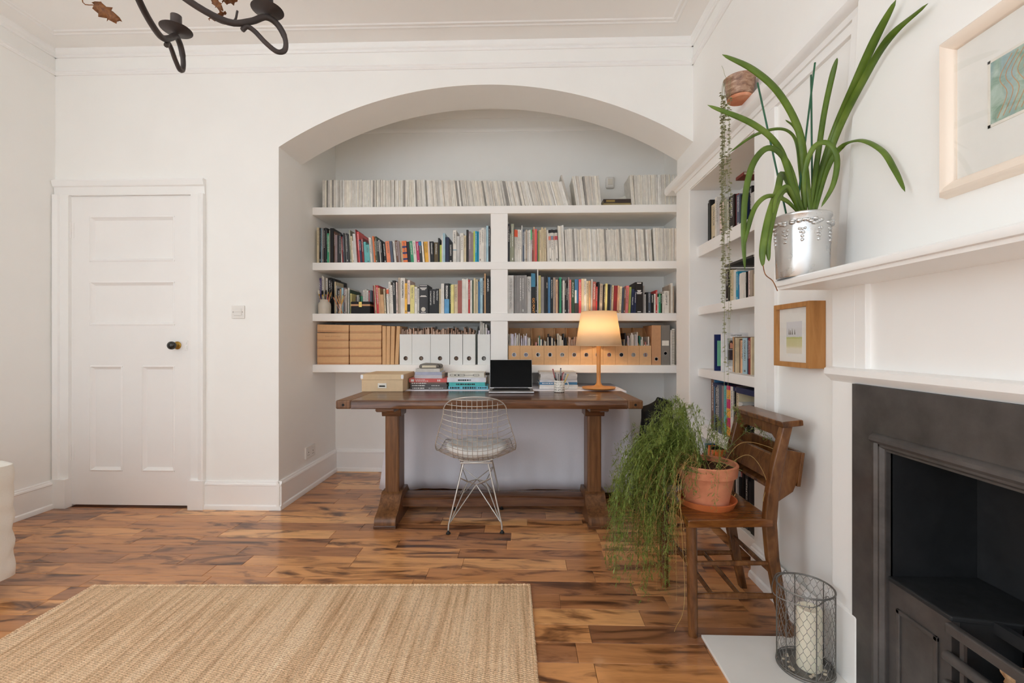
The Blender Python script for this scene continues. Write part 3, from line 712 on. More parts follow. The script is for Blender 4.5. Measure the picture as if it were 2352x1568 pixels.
mk = row('115 200 205 in #ind;202 240 145 wh;245 282 180 wh;310 357 205 wh;365 440 190 bk;440 497 235 bk;500 550 245 bk;550 576 300 cr;580 602 400 wg;605 680 470 ch;682 718 490 ta;720 766 460 lb;768 822 450 mv;830 862 490 wh;880 916 455 wh;920 940 500 dg;942 972 600 py',
    720, A, 620, SHZ[2][1], 'behind the brush jar', 'books behind the brush jar', ys=3.512, dmax=.27)
row('1010 1090 680 mv;1110 1165 640 wg;1170 1198 660 dg;1200 1250 670 gr;1260 1312 510 wh;1320 1358 490 wh;1365 1410 520 wh;1412 1446 530 re;1450 1496 520 sl',
    720, A, 620, SHZ[2][1], 'behind the black clasp box', 'books behind the black clasp box', ys=3.60, dmax=.2)
mk = row('1570 1592 400 dr -3;1594 1620 380 cr -3;1622 1690 390 re -3;1692 1740 460 ta -3;1742 1822 630 ta -3;1824 1866 480 cr -3;1870 1900 590 bk -2;1902 1950 470 wh -2 #otop;1952 2008 300 wh -2;2010 2060 390 wh -2;2062 2132 270 bk -2;2134 2170 310 pw -1;'
    '2172 2224 190 tp;2226 2345 200 wh #art;2347 2410 340 ye;2415 2482 260 pw #lab;2486 2592 385 py;2602 2672 430 wh;2676 2718 470 wg;2722 2932 380 ch #dic;2934 2962 500 bk;2964 3052 490 bk;3054 3142 490 bk;3144 3222 480 bk;'
    '3226 3280 490 cr;3282 3362 345 wh;3372 3490 345 bk #pic;3492 3532 345 dg;3534 3612 375 py;3614 3706 365 cr;3708 3816 265 ro;3820 3880 220 wh;3882 3930 240 wh;3932 3980 220 wh;3982 4026 250 re;4030 4082 265 wh;4090 4120 260 dg;'
    '4122 4170 210 cr;4172 4232 240 cr;4236 4280 290 bl;4282 4350 205 lb;4352 4390 200 bk;4392 4432 85 ta;4440 4540 150 bk',
    720, A, 620, SHZ[2][1], 'third shelf, door side', 'books on the third shelf, door side')
o, w, h = mk['#art']; add_text('THE ART BOOK', o, w * .46, M['ink_dark'], (w / 2, -.0008, h * .70), (PI / 2, PI / 2, 0))
o['label'] = 'white spine lettered THE ART BOOK on the third shelf'
o, w, h = mk['#pic']; band(o, w, .001, h * .48, (96, 160, 206)); add_text('PICASSO', o, w * .62, M['ink_white'], (w / 2, -.0008, h * .74), (PI / 2, PI / 2, 0))
o['label'] = 'black and blue spine lettered PICASSO on the third shelf'
o, w, h = mk['#otop']; band(o, w, h * .78, h * .95, (226, 100, 66))
o, w, h = mk['#lab']; band(o, w, h * .06, h * .28, (28, 28, 30))
o, w, h = mk['#dic']; o.color = o.color[:3] + (0,)
o['label'] = 'very thick charcoal dictionary with a pale emblem on the third shelf'
MB(Matrix.Translation((w / 2, 0, h * .15)) @ Matrix.Rotation(PI / 2, 4, 'X')).lathe([(w * .27, 0), (w * .27, .0006)], n=18).build('emblem', M['stone'], o)
m = MB()
for q, (zz, ww) in enumerate(((.90, .42), (.865, .36), (.83, .22), (.62, .3), (.595, .42), (.97, .46), (.045, .3))): m.box(w / 2 - w * ww, w / 2 + w * ww, -.0006, .0002, h * zz - .0022, h * zz + .0022)
m.build('title_lines', M['ink_white'], o)

E5 = 11.76
mk = row('65 236 145 wg #holl;245 311 140 gy;312 384 140 gy;385 454 140 gy;455 519 140 gy;520 588 140 gy;590 704 170 wg;708 828 85 bk #gio;830 862 380 bk;905 970 140 py;975 1050 185 gy;1052 1106 170 ch;1110 1156 170 bk #asp;1160 1226 185 bl;1230 1300 185 bk;1302 1340 200 tp;1342 1370 200 mv;'
    '1375 1430 255 pe;1432 1468 270 bd;1470 1526 190 gr;1530 1554 240 ch;1556 1610 285 wg;1612 1650 290 bd;1652 1700 430 bk;1702 1736 200 mv;1740 1790 255 pk;1795 1880 260 dg;1885 1986 245 bl #sky;1990 2056 255 cl;2060 2128 235 cr;2130 2200 235 wh;2202 2260 290 cr;2262 2310 290 ta;'
    '2315 2360 240 wg 1;2362 2452 310 ro 1;2454 2484 450 re 1;2486 2540 320 bk 1;2544 2624 370 tp 1.5;2626 2664 400 bd 1.5;2666 2696 380 ol 1.5;2698 2758 360 py 1.5;2760 2822 385 bk 2;2824 2850 400 sl 2;2854 2920 405 cr 2;2924 3020 420 dr 2;3022 3070 415 pe 2;3072 3130 445 cr 2.5;3134 3202 475 sl 2.5;'
    '3204 3244 480 br 2.5;3248 3330 420 pk 2.5;3332 3384 460 og 2.5;3394 3476 510 nv 2 #par;3478 3530 560 nv 2;3532 3734 320 bd #big;3736 3770 420 gy;3772 3802 655 wg;3804 3864 600 bk;3866 3946 590 sl;3948 4028 640 bk;4030 4072 640 wh;4076 4116 540 re;4118 4152 725 wh;4154 4198 640 gr;4200 4250 640 dg;4254 4300 640 wh;'
    '4306 4438 560 wh;4442 4478 400 tp;4480 4540 350 wh;4544 4580 430 tp',
    1160, E5, 620, SHZ[2][1], 'third shelf, lamp side', 'books on the third shelf, lamp side')
o, w, h = mk['#holl']; o.color = o.color[:3] + (0,); add_text('1975-2012 STEVEN HOLL', o, w * .46, M['grey_card'], (w / 2, -.0008, h * .53), (PI / 2, PI / 2, 0))
o['label'] = 'wide pale grey spine lettered STEVEN HOLL beside the shelf divider'
o, w, h = mk['#gio']; o.color = o.color[:3] + (0,); band(o, w * .9, h * .66, h * .995, (64, 132, 162)); add_text('GIO PONTI', o, w * .72, M['ink_orange'], (w / 2, -.0008, h * .19), (PI / 2, PI / 2, 0))
o['label'] = 'tall black spine lettered GIO PONTI in orange with a blue top'
o, w, h = mk['#sky']; band(o, w, .001, h * .3, (70, 60, 58)); band(o, w * .5, h * .3, h * .68, (212, 216, 218))
o, w, h = mk['#par']; add_text('PARALLAX', o, w * .55, M['ink_white'], (w / 2, -.0008, h * .5), (PI / 2, PI / 2, 0)); o.color = o.color[:3] + (0,)
o['label'] = 'navy spine lettered PARALLAX beside the very thick dark brown volume'
o, w, h = mk['#asp']; add_text('ASPLUND', o, w * .8, M['ink_white'], (w / 2, -.0008, h * .76), (PI / 2, PI / 2, 0)); o.color = o.color[:3] + (0,)
o['label'] = 'slim black spine lettered ASPLUND on the third shelf'
o, w, h = mk['#big']; o.color = o.color[:3] + (0,); m = MB()
for zz, ww in ((.965, .28), (.73, .26), (.70, .2), (.665, .4), (.63, .3), (.05, .24)): m.box(w / 2 - w * ww, w / 2 + w * ww, -.0006, .0002, h * zz - .003, h * zz + .003)
m.build('title_lines', M['ink_white'], o)
o['label'] = 'very thick dark brown volume with white title lines on the third shelf'

mk = row('75 130 100 ch;132 165 370 gg;166 242 110 gg;250 282 250 wh #o1;284 312 250 wh #o2;314 342 260 wh #o3;344 390 260 wh;392 440 265 wh;442 472 145 wg;475 520 260 sl;522 556 320 wh;558 600 265 tp;602 640 290 wg;642 690 270 wh;692 732 255 wg #g1;734 768 260 dr;770 800 180 pe;802 862 250 cl;866 892 280 gy;894 926 290 og;'
    '930 975 270 cr;977 1022 190 cr;1024 1062 240 cr;1064 1110 210 cr;1112 1150 300 tp;1152 1200 255 wh -2;1202 1262 262 wh -2 #m1;1264 1322 262 wh -2 #m2;1324 1376 262 wh -2 #m3;1378 1436 262 wh -2 #m4',
    1160, E5, 505, SHZ[1][1], 'second shelf, lamp side', 'books on the second shelf, lamp side', dmax=.22)
for k in '123':
    o, w, h = mk['#o' + k]; band(o, w, h * .78, h * .995, (226, 92, 52))
o, w, h = mk['#g1']; band(o, w, h * .68, h * .995, (96, 186, 130))
for k, c in zip('1234', ((226, 130, 108), (124, 134, 156), (226, 140, 120), (190, 70, 84))):
    o, w, h = mk['#m' + k]; band(o, w, h * .9, h * .998, (32, 30, 34)); band(o, w, h * .68, h * .8, c)

# ---- magazines: every one its own
def magazines(p0, p1, shelfz, ytop, thick, tilt0, tilt1, label, group, hvar=.003, skip=0.0, ys=YS):
    x = onY(p0, 600, ys).x; xe = onY(p1, 600, ys).x; n = 0; X0 = x
    while x < xe - .004:
        f = (x - X0) / (xe - X0); tl = tilt0 + (tilt1 - tilt0) * f + random.uniform(-.25, .25)
        w = min(thick * random.uniform(.7, 1.35), xe - x); ct = math.cos(math.radians(tl))
        yt = ytop(p0 + (p1 - p0) * f) if callable(ytop) else ytop
        h = (onY(p0 + (p1 - p0) * f, yt, ys).z - shelfz) / ct + random.uniform(-hvar, hvar)
        c = random.choice(((226, 222, 212), (218, 214, 204), (230, 224, 210), (208, 204, 196), (222, 214, 202), (230, 228, 222), (150, 146, 140) if random.random() < .3 else (214, 210, 202)))
        o = put_book('magazine', w, h, random.uniform(.19, .21), c, (x, ys + random.uniform(-.004, .004), shelfz), tl, alpha=.25, hard=False)
        if tl > 0: o.location.z += w * math.sin(math.radians(tl))
        tag(o, label, 'magazine', group); n += 1
        x += (w + random.choice((.0002, .0003, .0006, .0022))) / ct
    return n
nm = 0
nm += magazines(741, 936, SHZ[0][1], 413.5, .0118, 0, 0, 'pale magazine in the upright part of the long run on the top shelf', 'upright magazines on the top shelf')
nm += magazines(937, 1308, SHZ[0][1], lambda p: 413 + (p - 937) * .012, .0118, -1.5, -16.5, 'pale magazine leaning over in the long run on the top shelf', 'leaning magazines on the top shelf')
nm += magazines(1324, 1383, SHZ[0][1], 404, .012, -8, -5, 'pale magazine in the short leaning run beside the two stacked old books', 'magazines beside the stacked old books')
nm += magazines(1451, 1556, SHZ[0][1], lambda p: 403 - (p - 1451) * .03, .012, -4, 0, 'pale magazine in the short run next to the bookcase jamb on the top shelf', 'magazines next to the jamb')
nm += magazines(1284, 1298, SHZ[1][1], 518, .013, -2.5, -2.5, 'tall yellowed magazine on the second shelf', 'yellowed magazines on the second shelf')
nm += magazines(1299.5, 1500, SHZ[1][1], 526, .0125, -2.2, -3.6, 'pale magazine in the dense leaning run on the second shelf', 'leaning magazines on the second shelf', hvar=.006)
nm += magazines(1503, 1556, SHZ[1][1], 524, .0125, -2, 0, 'pale magazine at the jamb end of the second shelf', 'magazines at the jamb end of the second shelf')
# one folder pokes out of the leaning run
a = onY(1309, 470, YS); o = put_book('magazine', .012, .245, .2, (196, 190, 182), (a.x, YS + .004, SHZ[0][1]), -17, alpha=0, hard=False)
tag(o, 'tall greyish folder sticking up at the end of the leaning run', 'folder')
# two old books lying flat, a card propped behind
a = onY(1386, 470, YS); b = onY(1450, 470, YS); zz = SHZ[0][1]
for h0, h1, c, lab in ((0, .024, (150, 132, 88), 'old gilt-edged book lying under a brown one on the top shelf'), (.0245, .054, (58, 44, 36), 'old dark brown book lying on a gilt-edged one, top shelf')):
    L = b.x - a.x - .004; T = h1 - h0
    m = MB(); m.box(0, L, 0, .003, 0, T, 0).box(0, L, .003, .13, 0, .0025, 0).box(0, L, .003, .13, T - .0025, T, 0).box(.003, L - .003, .003, .126, .0025, T - .0025, 1)
    o = m.build('book', [M['book'], M['pages']], bevel=.001); o.color = lin(c)[:3] + (0,); o.location = (a.x + .002, YS + .01, zz + h0); tag(o, lab, 'book')
    if h0: 
        q = MB()
        for k in range(3): q.box(L * .1, L * .42, -.0006, .0002, T * (.25 + .2 * k), T * (.33 + .2 * k))
        q.build('gilt_lines', M['gold'], o)
o = MB().box(-.04, .04, -.001, .001, 0, .10).build('card', M['paper']); o.location = (onY(1440, 440, 3.55).x, 3.575, zz); o.rotation_euler = (math.radians(-6), math.radians(-24), .3); o.location.z += .018
tag(o, 'pale card propped against the short magazine run on the top shelf', 'card')
# ------------------------------------------------------------------ lowest shelf: boxes, folders, magazine files
Z4 = SHZ[3][1]
def px(x, ys=YS): return onY(x, 600, ys).x
def make_flat_box(w, h, dp):
    t = thing('archive_box', '', 'box'); 
    MB().box(-w / 2, w / 2, 0, dp, 0, h * .97).build('tray', M['kraft_dark'], t)
    MB().box(-w / 2 - .001, w / 2 + .001, -.0015, dp, h * .22, h).build('lid', M['kraft'], t, bevel=.0015)
    return t
order = ('lowest', 'second', 'middle', 'fourth', 'topmost')
xA, xA1, xB, xB1 = px(728.5), px(801), px(803), px(876); bh = .0605
for (xa, xb, who) in ((xA, xA1, 'beside the alcove wall'), (xB, xB1, 'beside the upright folders')):
    for k in range(5):
        t = make_flat_box(xb - xa - .003, bh - .0012, .24)
        t.location = ((xa + xb) / 2 + random.uniform(-.001, .001), YS + random.uniform(-.002, .003), Z4 + k * bh)
        if who.startswith('beside the alcove') and k == 4: t.rotation_euler = (0, math.radians(1.2), 0); t.location.z += .003
        tag(t, 'flat kraft archive box, %s of the stack %s' % (order[k], who), 'box', 'kraft archive boxes')
        if who.startswith('beside the alcove') and k == 3: add_text('letters & drawings', t, .016, M['kraft_dark'], (0, -.002, bh * .55), (PI / 2, 0, 0), name='pencil_note')
for k, (a, b, tl) in enumerate(((878, 886.5, 0), (887, 895.5, 0.6), (896.5, 905, 1.2), (906.5, 914.5, 3.0))):
    w = px(b) - px(a); h = .292
    t = thing('folder', 'upright kraft folder, %s from the stacked boxes' % ('first', 'second', 'third', 'fourth, leaning')[k], 'folder', (px(a), YS, Z4 + w * math.sin(math.radians(tl))), 0, 'upright kraft folders')
    t.rotation_euler = (0, math.radians(tl), 0)
    MB().box(0, w, 0, .22, 0, h).build('spine', M['kraft'], t, bevel=.002)
    MB().box(.001, w - .001, .002, .219, h, h + .001).build('flap', M['kraft_dark'], t)
def panel_hole(m, x0, x1, z0, z1, y0, y1, cx, cz, r, n=20):
    # rectangular panel with a round hole through it
    per = []
    for j in range(n):
        a = 2 * PI * (j + .5) / n; dx, dz = math.cos(a), math.sin(a)
        tx = ((x1 - cx) / dx if dx > 0 else (x0 - cx) / dx) if abs(dx) > 1e-6 else 1e9
        tz = ((z1 - cz) / dz if dz > 0 else (z0 - cz) / dz) if abs(dz) > 1e-6 else 1e9
        k = min(tx, tz); per.append((cx + dx * k, cz + dz * k))
    cor = [(x1, z1), (x0, z1), (x0, z0), (x1, z0)]
    for q, (qx, qz) in enumerate(cor):      # snap the nearest ray to each corner
        j = min(range(n), key=lambda i: (per[i][0] - qx) ** 2 + (per[i][1] - qz) ** 2); per[j] = (qx, qz)
    vs = []
    for j in range(n):
        a = 2 * PI * (j + .5) / n
        vs += [(per[j][0], y0, per[j][1]), (cx + r * math.cos(a), y0, cz + r * math.sin(a)), (cx + r * math.cos(a), y1, cz + r * math.sin(a)), (per[j][0], y1, per[j][1])]
    fs = []
    for j in range(n):
        a, b = 4 * j, 4 * ((j + 1) % n)
        fs += [(a, b, b + 1, a + 1), (a + 1, b + 1, b + 2, a + 2), (a + 2, b + 2, b + 3, a + 3), (a + 3, b + 3, b, a)]
    m.add(vs, fs)
def make_file(w, hf, hb, dp, mat, holez, ring):
    t = thing('magazine_file', '', 'file box'); th = .0025
    m = MB(); panel_hole(m, 0, w, 0, hf, 0, th, w / 2, holez, .014); m.build('front_panel', mat, t)
    for x in (0, w - th): 
        MB().prism([(th, 0), (th, hf), (dp * .45, hf + (hb - hf) * .35), (dp * .72, hb * .97), (dp * .78, hb), (dp, hb), (dp, 0)], x, x + th, 'x').build('side_panel', mat, t)
    MB().box(th, w - th, dp - th, dp, 0, hb).box(th, w - th, th, dp - th, 0, th).build('back_panel', mat, t)
    rg = MB(Matrix.Translation((w / 2, 0, holez)) @ Matrix.Rotation(PI / 2, 4, 'X')).lathe([(.0134, -.002), (.0134, .0012), (.0162, .0012), (.0162, -.002)], n=20, close=True)
    rg.build('grommet', ring, t, smooth=40)
    return t
def fill_file(xa, xb, y0, kind, name, hf, hb):
    # booklets that stand inside one file
    x = xa + .005; k = 0
    while x < xb - .008:
        w = random.uniform(.004, .011)
        if x + w > xb - .004: break
        h = random.uniform(*{'brown': (.80, .95), 'pale': (.86, 1.1), 'dark': (.7, 1.1), 'mixed': (.6, .95)}[kind]) * hb
        cols = {'brown': ((186, 150, 126), (170, 136, 114), (204, 174, 152), (150, 120, 100)), 'pale': ((206, 200, 214), (224, 220, 210), (200, 196, 188)), 'dark': ((30, 28, 30), (50, 46, 48), (206, 198, 180)),
                'mixed': ((224, 218, 206), (60, 130, 110), (34, 32, 34), (206, 140, 130), (226, 222, 214), (170, 150, 120))}[kind]
        o = put_book('booklet', w, h, random.uniform(.12, .19), random.choice(cols), (x, y0 + .02, Z4 + .0035), random.uniform(-1.2, .6), alpha=0, hard=False)
        tag(o, 'thin booklet filed upright inside ' + name, 'booklet', 'booklets inside ' + name); x += w + random.uniform(.0008, .003); k += 1
HB = .298; HF = onY(1000, 767.5, YS).z - Z4
wf = [(918, 946, 'next to the leaning folder'), (946.4, 988.8, 'the first of the two wide ones'), (989.2, 1032.4, 'the second of the two wide ones'), (1033.6, 1062.4, 'beside the second wide one'), (1063.4, 1091.6, 'next but one to the divider'), (1097, 1126, 'beside the shelf divider')]
for k, (a, b, who) in enumerate(wf):
    t = make_file(px(b) - px(a) - .001, HF, HB, .25, M['white_card'], .048, M['ink_dark']); t.location = (px(a), YS, Z4)
    tag(t, 'white cardboard magazine file, ' + who, 'file box', 'white magazine files')
    fill_file(px(a), px(b), YS, 'pale' if k in (5,) else 'brown', 'the white file ' + who.replace('the first of', 'first of').replace('the second of', 'second of'), HF, HB)
ke = [1167.6, 1194.4, 1222.2, 1249.7, 1277.4, 1305.5, 1333, 1360.5, 1385.4, 1413.4, 1441.5, 1469, 1496.2]
HK = onY(1300, 793.5, YS).z - Z4; nth = ('first', 'second', 'third', 'fourth', 'fifth', 'sixth', 'seventh', 'eighth', 'ninth', 'tenth', 'eleventh', 'twelfth')
kinds = ('pale', 'pale', 'mixed', 'dark', 'dark', 'brown', 'brown', 'brown', 'mixed', 'dark', 'pale', 'mixed')
for k in range(12):
    a, b = px(ke[k]), px(ke[k + 1])
    t = make_file(b - a - .0012, HK, .285, .25, M['kraft'], .076, M['alu']); t.location = (a, YS + random.uniform(-.001, .001), Z4)
    tag(t, 'low-fronted kraft magazine file, %s from the shelf divider' % nth[k], 'file box', 'kraft magazine files')
    fill_file(a, b, YS, kinds[k], 'the %s kraft file from the divider' % nth[k], HK, .285 * .8)
for a, b, mat, hz, nm_, lab in ((1497, 1518, 'kraft_dark', .045, 'binder', 'tall closed kraft box file beside the grey one'), (1518.6, 1538.4, 'grey_card', .088, 'binder', 'grey box file with a white label at the lamp-side end')):
    w = px(b) - px(a); t = thing('box_file', lab, 'box file', (px(a), YS, Z4)); h = .298
    m = MB(); panel_hole(m, 0, w, 0, h, 0, .003, w / 2, hz, .0115); m.build('front_panel', M[mat], t)
    MB().box(0, .003, .003, .25, 0, h).box(w - .003, w, .003, .25, 0, h).box(0, w, .247, .25, 0, h).box(0, w, .003, .25, h - .003, h).box(.003, w - .003, .003, .247, 0, .003).build('body', M[mat], t)
    MB(Matrix.Translation((w / 2, 0, hz)) @ Matrix.Rotation(PI / 2, 4, 'X')).lathe([(.011, -.002), (.011, .0012), (.014, .0012), (.014, -.002)], n=20, close=True).build('grommet', M['alu'], t, smooth=40)
    if mat == 'grey_card': MB().box(w * .1, w * .9, -.0012, .0, .145, .183).build('label_card', M['paper'], t)
w = px(1543.2) - px(1540); tag(put_book('notebook', w, .262, .2, (226, 220, 212), (px(1540), YS, Z4), alpha=0, hard=False), 'slim white notebook beside the grey box file', 'notebook')
t = thing('spiral_notebook', 'wire-bound notebook at the jamb end of the lowest shelf', 'notebook', (px(1544), YS, Z4)); w = px(1550) - px(1544)
MB().box(0, w, .006, .2, 0, .272).build('pages', M['paper'], t)
for k in range(22): MB().tube([(w / 2 + w * .42 * math.cos(a), .004 + .006 * math.sin(a), .01 + k * .0118) for a in [2 * PI * q / 8 for q in range(8)]], .0012, 4, True).build('ring', M['black'], t)
# ------------------------------------------------------------------ third shelf: stoneware jar with brushes, crossed pencils, black clasp box
c = px(747.5, 3.47); zj = SHZ[2][1]
t = thing('stoneware_jar', 'pale stoneware jar holding brushes on the third shelf', 'jar', (c, 3.455, zj))
MB().lathe([(.044, 0), (.047, .004), (.048, .06), (.046, .08), (.036, .094), (.035, .103), (.038, .107), (.036, .11), (.032, .108), (.031, .092), (.042, .078), (.043, .006), (.0001, .006)], n=32).build('body', M['stone'], t, smooth=50)
br = [(-.020, -.004, .185, -16, 'ta', .008, 'stone'), (-.008, .004, .175, -8, 'bk', .006, 'wooden'), (.004, .006, .18, 3, 'bk', .0075, 'black'), (.010, -.002, .205, 12, 're', .006, 'red'), (.014, .006, .19, 17, 'ta', .008, 'tan'), (.0, -.010, .178, -4, 'cr', .005, 'cream'), (.016, -.006, .17, 22, 'or', .007, 'orange')]
for x, y, L, ang, ck, hr, cn in br:
    b = thing('paintbrush', '%s-handled paintbrush standing in the stoneware jar' % cn if cn != 'stone' else 'round pale mop brush standing in the stoneware jar', 'paintbrush', (c + x * .5, 3.455 + y, zj + .008), 0, 'brushes in the stoneware jar')
    b.rotation_euler = (0, math.radians(ang) * .75, 0)
    hb = plain('brush_' + cn, K[ck][1], .4); MB().tube([(0, 0, 0), (0, 0, L * .6), (0, 0, L * .72)], [.003, .0035, .0028], 8).build('handle', hb, b, smooth=50)
    MB().tube([(0, 0, L * .72), (0, 0, L * .8)], [.003, hr * .8], 8).build('ferrule', M['brass'], b)
    MB().tube([(0, 0, L * .8), (0, 0, L * .9), (0, 0, L)], [hr * .8, hr, hr * .25], 8).build('bristles', M['stone'] if cn == 'stone' else M['fern_dry'] if ck == 'or' else M['black'], b, smooth=60)
cx = px(781, 3.44)
t = thing('tumbler', 'small clear tumbler of pencils beside the stoneware jar', 'tumbler', (cx, 3.45, zj))
MB().lathe([(.022, 0), (.026, .075), (.0245, .075), (.0205, .004), (.0001, .004)], n=20).build('glass', M['jar_glass'], t, smooth=40)
for k, (dx, ang, mt, cn) in enumerate(((-.014, 20, 'light_wood', 'beech'), (.014, -20, 'light_wood', 'bare'), (-.006, 9, 'yellow', 'yellow'), (.008, -12, 'kraft', 'pale'), (.002, -28, 'terracotta', 'brown'))):
    b = thing('pencil', '%s pencil crossing the others in the clear tumbler' % cn, 'pencil', (cx + dx, 3.446 + .005 * k, zj + .006), 0, 'pencils in the tumbler'); b.rotation_euler = (0, -math.radians(ang) if False else math.radians(ang), 0)
    MB().tube([(0, 0, 0), (0, 0, .14)], .0032, 6).build('shaft', M[mt], b); MB().tube([(0, 0, .14), (0, 0, .152)], [.0032, .0006], 6).build('tip', M['ink_dark'], b)
xa, xb = px(806.5, 3.42), px(851, 3.42); w = xb - xa
t = thing('clasp_box', 'black box with a brass clasp standing among the books', 'box', ((xa + xb) / 2, 3.412, zj))
MB().box(-w / 2, w / 2, 0, .15, 0, .058).build('body', M['black'], t, bevel=.002)
MB().box(-w / 2 + .001, w / 2 - .001, .001, .149, .058, .072).build('rim', M['kraft_dark'], t)
MB().box(-w / 2, w / 2, -.001, .15, .072, .092).build('lid', M['black'], t, bevel=.003)
MB().box(-.012, .012, -.004, 0, .05, .09).box(-.005, .005, -.007, -.004, .066, .078).build('clasp', M['gold'], t, bevel=.0015)

# ------------------------------------------------------------------ books of the bookcase beside the fireplace
def yx(x, X=1.15): return onX(x, 600, X).y
def rrow(spec, ox, sc, oyp, shelfz, where, group, X=1.15, top=None):
    items = []
    for s in spec.split(';'):
        p = s.split(); x0, x1, yt = (float(v) for v in p[:3]); cn, col = K[p[3]]
        xx = X + random.uniform(-.006, .012)
        ya, yb = yx(ox + x0 / sc, X), yx(ox + x1 / sc, X)      # ya is the far side
        h = max(.06, onX(ox + (x0 + x1) / 2 / sc, oyp + yt / sc, X).z - shelfz); w = max(.004, ya - yb - .0006)
        if top: h = min(h, top - shelfz)
        o = put_book('book', w, h, random.uniform(.13, .2), col, (xx, ya - .0003, shelfz), face='side', hard=w > .012)
        items.append((o, cn, w, h))
    label_row(items, where, group); return items
rrow('255 285 360 bk;287 314 310 bk;316 402 380 cr;405 440 260 wh;442 470 270 wg;472 540 360 pw;542 575 310 cr;577 640 310 gg;642 660 340 wh;662 758 230 bd;762 798 200 dr;800 860 210 sl;862 880 210 bk;882 915 390 lb;918 1000 200 nv;1004 1048 60 bk;1050 1108 170 wg',
     1590, 7.84, 420, RSZ[0][1], 'upper fireside shelf', 'books on the upper fireside shelf', top=2.07)
rrow('775 836 170 bd;840 882 190 cr;884 956 190 wh;960 1008 230 tq;1010 1056 290 bl;1060 1112 270 wh;1116 1164 250 wh;1166 1216 240 wh;1220 1236 230 bk;1238 1300 210 pw;1302 1360 200 tp;1364 1396 280 cr',
     1590, 9.8, 600, RSZ[1][1], 'second fireside shelf', 'books on the second fireside shelf')
rrow('780 880 350 ta;882 942 360 bd;945 990 370 cr;992 1004 400 br;1006 1090 430 pe;1092 1108 420 bd;1110 1220 370 lb;1222 1262 370 nv;1264 1310 375 dr;1312 1346 360 cr;1348 1384 350 br',
     1600, 10.45, 740, RSZ[2][1], 'third fireside shelf', 'books on the third fireside shelf', X=1.19)
rr = rrow('235 288 85 br;290 310 95 bl;312 370 160 ch;372 410 190 gy;412 458 190 sl;460 498 200 mv;500 546 200 te;548 606 200 mg;610 656 215 wh;658 680 220 bk;682 724 220 cr;728 800 500 wg;804 838 560 bk;842 880 600 bd;884 930 620 bk;934 990 640 ch;994 1030 660 bk',
     1600, 7.84, 860, RSZ[3][1], 'fourth fireside shelf', 'books on the fourth fireside shelf')
o, cn, w, h = rr[2]; o.color = o.color[:3] + (0,); add_text('NORDIC LIGHT', o, w * .62, M['ink_white'], (w / 2, -.0008, h * .6), (PI / 2, PI / 2, 0)); o['label'] = 'charcoal spine lettered NORDIC LIGHT on the fourth fireside shelf'
o, cn, w, h = rr[7]
for k in range(3): band(o, w, h * (.02 + .36 * k), h * (.2 + .36 * k), (240, 168, 76))
y = BY1 - .02; items = []
while y > BY0 + .03:
    w = random.uniform(.012, .034); cn, col = K[random.choice(('bk', 'bk', 'bd', 'ch', 'or', 'nv', 'wg', 'dr', 'bl', 'bk'))]
    h = random.uniform(.24, .33); items.append((put_book('book', w, h, .18, col, (1.15 + random.uniform(-.005, .01), y, RSZ[4][1]), face='side'), cn, w, h)); y -= w + .001
label_row(items, 'bottom fireside shelf', 'books on the bottom fireside shelf')
# two covers seen face-on behind the third-shelf books
for xl, xr, yt, Xl, col, lab, nm_ in ((1640, 1657, 768, 1.135, (28, 44, 98), 'navy book with a green cover picture on the third fireside shelf', 'green'), (1655.5, 1724.5, 764, 1.14, (232, 232, 234), 'white book with a portrait cover on the third fireside shelf', 'white')):
    ya = yx(xl, Xl); wX = .15; h = onX(xl, yt, Xl).z - RSZ[2][1]
    o = put_book('book', .016, h, wX, col, (Xl, ya, RSZ[2][1]), face='side', alpha=0); tag(o, lab, 'book')
    if nm_ == 'green':
        MB().box(.0158, .0166, .012, wX - .01, h * .13, h * .83).build('cover_picture', plain('cover_green', (122, 190, 158), .5), o)
    else:
        MB().box(.0158, .0166, .03, wX - .012, h * .14, h * .86).build('cover_picture', plain('cover_grey', (178, 184, 188), .5, var=.2, scale=20), o)
        m = MB(); m.box(.0164, .0172, .034, .07, h * .3, h * .56); m.prism([(.04, h * .58), (.062, h * .58), (.066, h * .7), (.058, h * .8), (.044, h * .8), (.038, h * .7)], .0164, .0172, 'x'); m.build('portrait', plain('cover_figure', (54, 46, 56), .5, var=.3, scale=60), o)
        MB().prism([(.045, h * .6), (.060, h * .6), (.062, h * .69), (.056, h * .74), (.046, h * .74)], .0170, .0176, 'x').build('portrait', plain('cover_skin', (196, 140, 118), .5), o)
        add_text('CHATTERJEE', o, .011, M['ink_dark'], (.0168, wX * .55, h * .93), (PI / 2, 0, PI / 2))
# books lying flat on the rows
def flat_book(nm_, X0, ya, yb, z, T, dp, col, lab):
    L = ya - yb; m = MB(); m.box(0, .003, 0, L, 0, T, 0).box(.003, dp, 0, L, 0, .0025, 0).box(.003, dp, 0, L, T - .0025, T, 0).box(.003, dp - .003, .002, L - .002, .0025, T - .0025, 1)
    o = m.build(nm_, [M['book'], M['pages']]); o.color = lin(col)[:3] + (0,); o.location = (X0, yb, z); tag(o, lab, 'book'); return o
flat_book('book', 1.14, yx(1668), yx(1733) , RSZ[1][1] + .198, .012, .16, (38, 34, 30), 'thin dark book lying across the second fireside shelf row')
flat_book('book', 1.15, yx(1638), yx(1688), RSZ[3][1] + .268, .022, .17, (34, 46, 88), 'navy book lying across the tall books on the fourth fireside shelf')
flat_book('book', 1.15, yx(1690), yx(1732), RSZ[3][1] + .262, .03, .18, (30, 40, 78), 'dark blue book lying above the grey gap on the fourth fireside shelf')
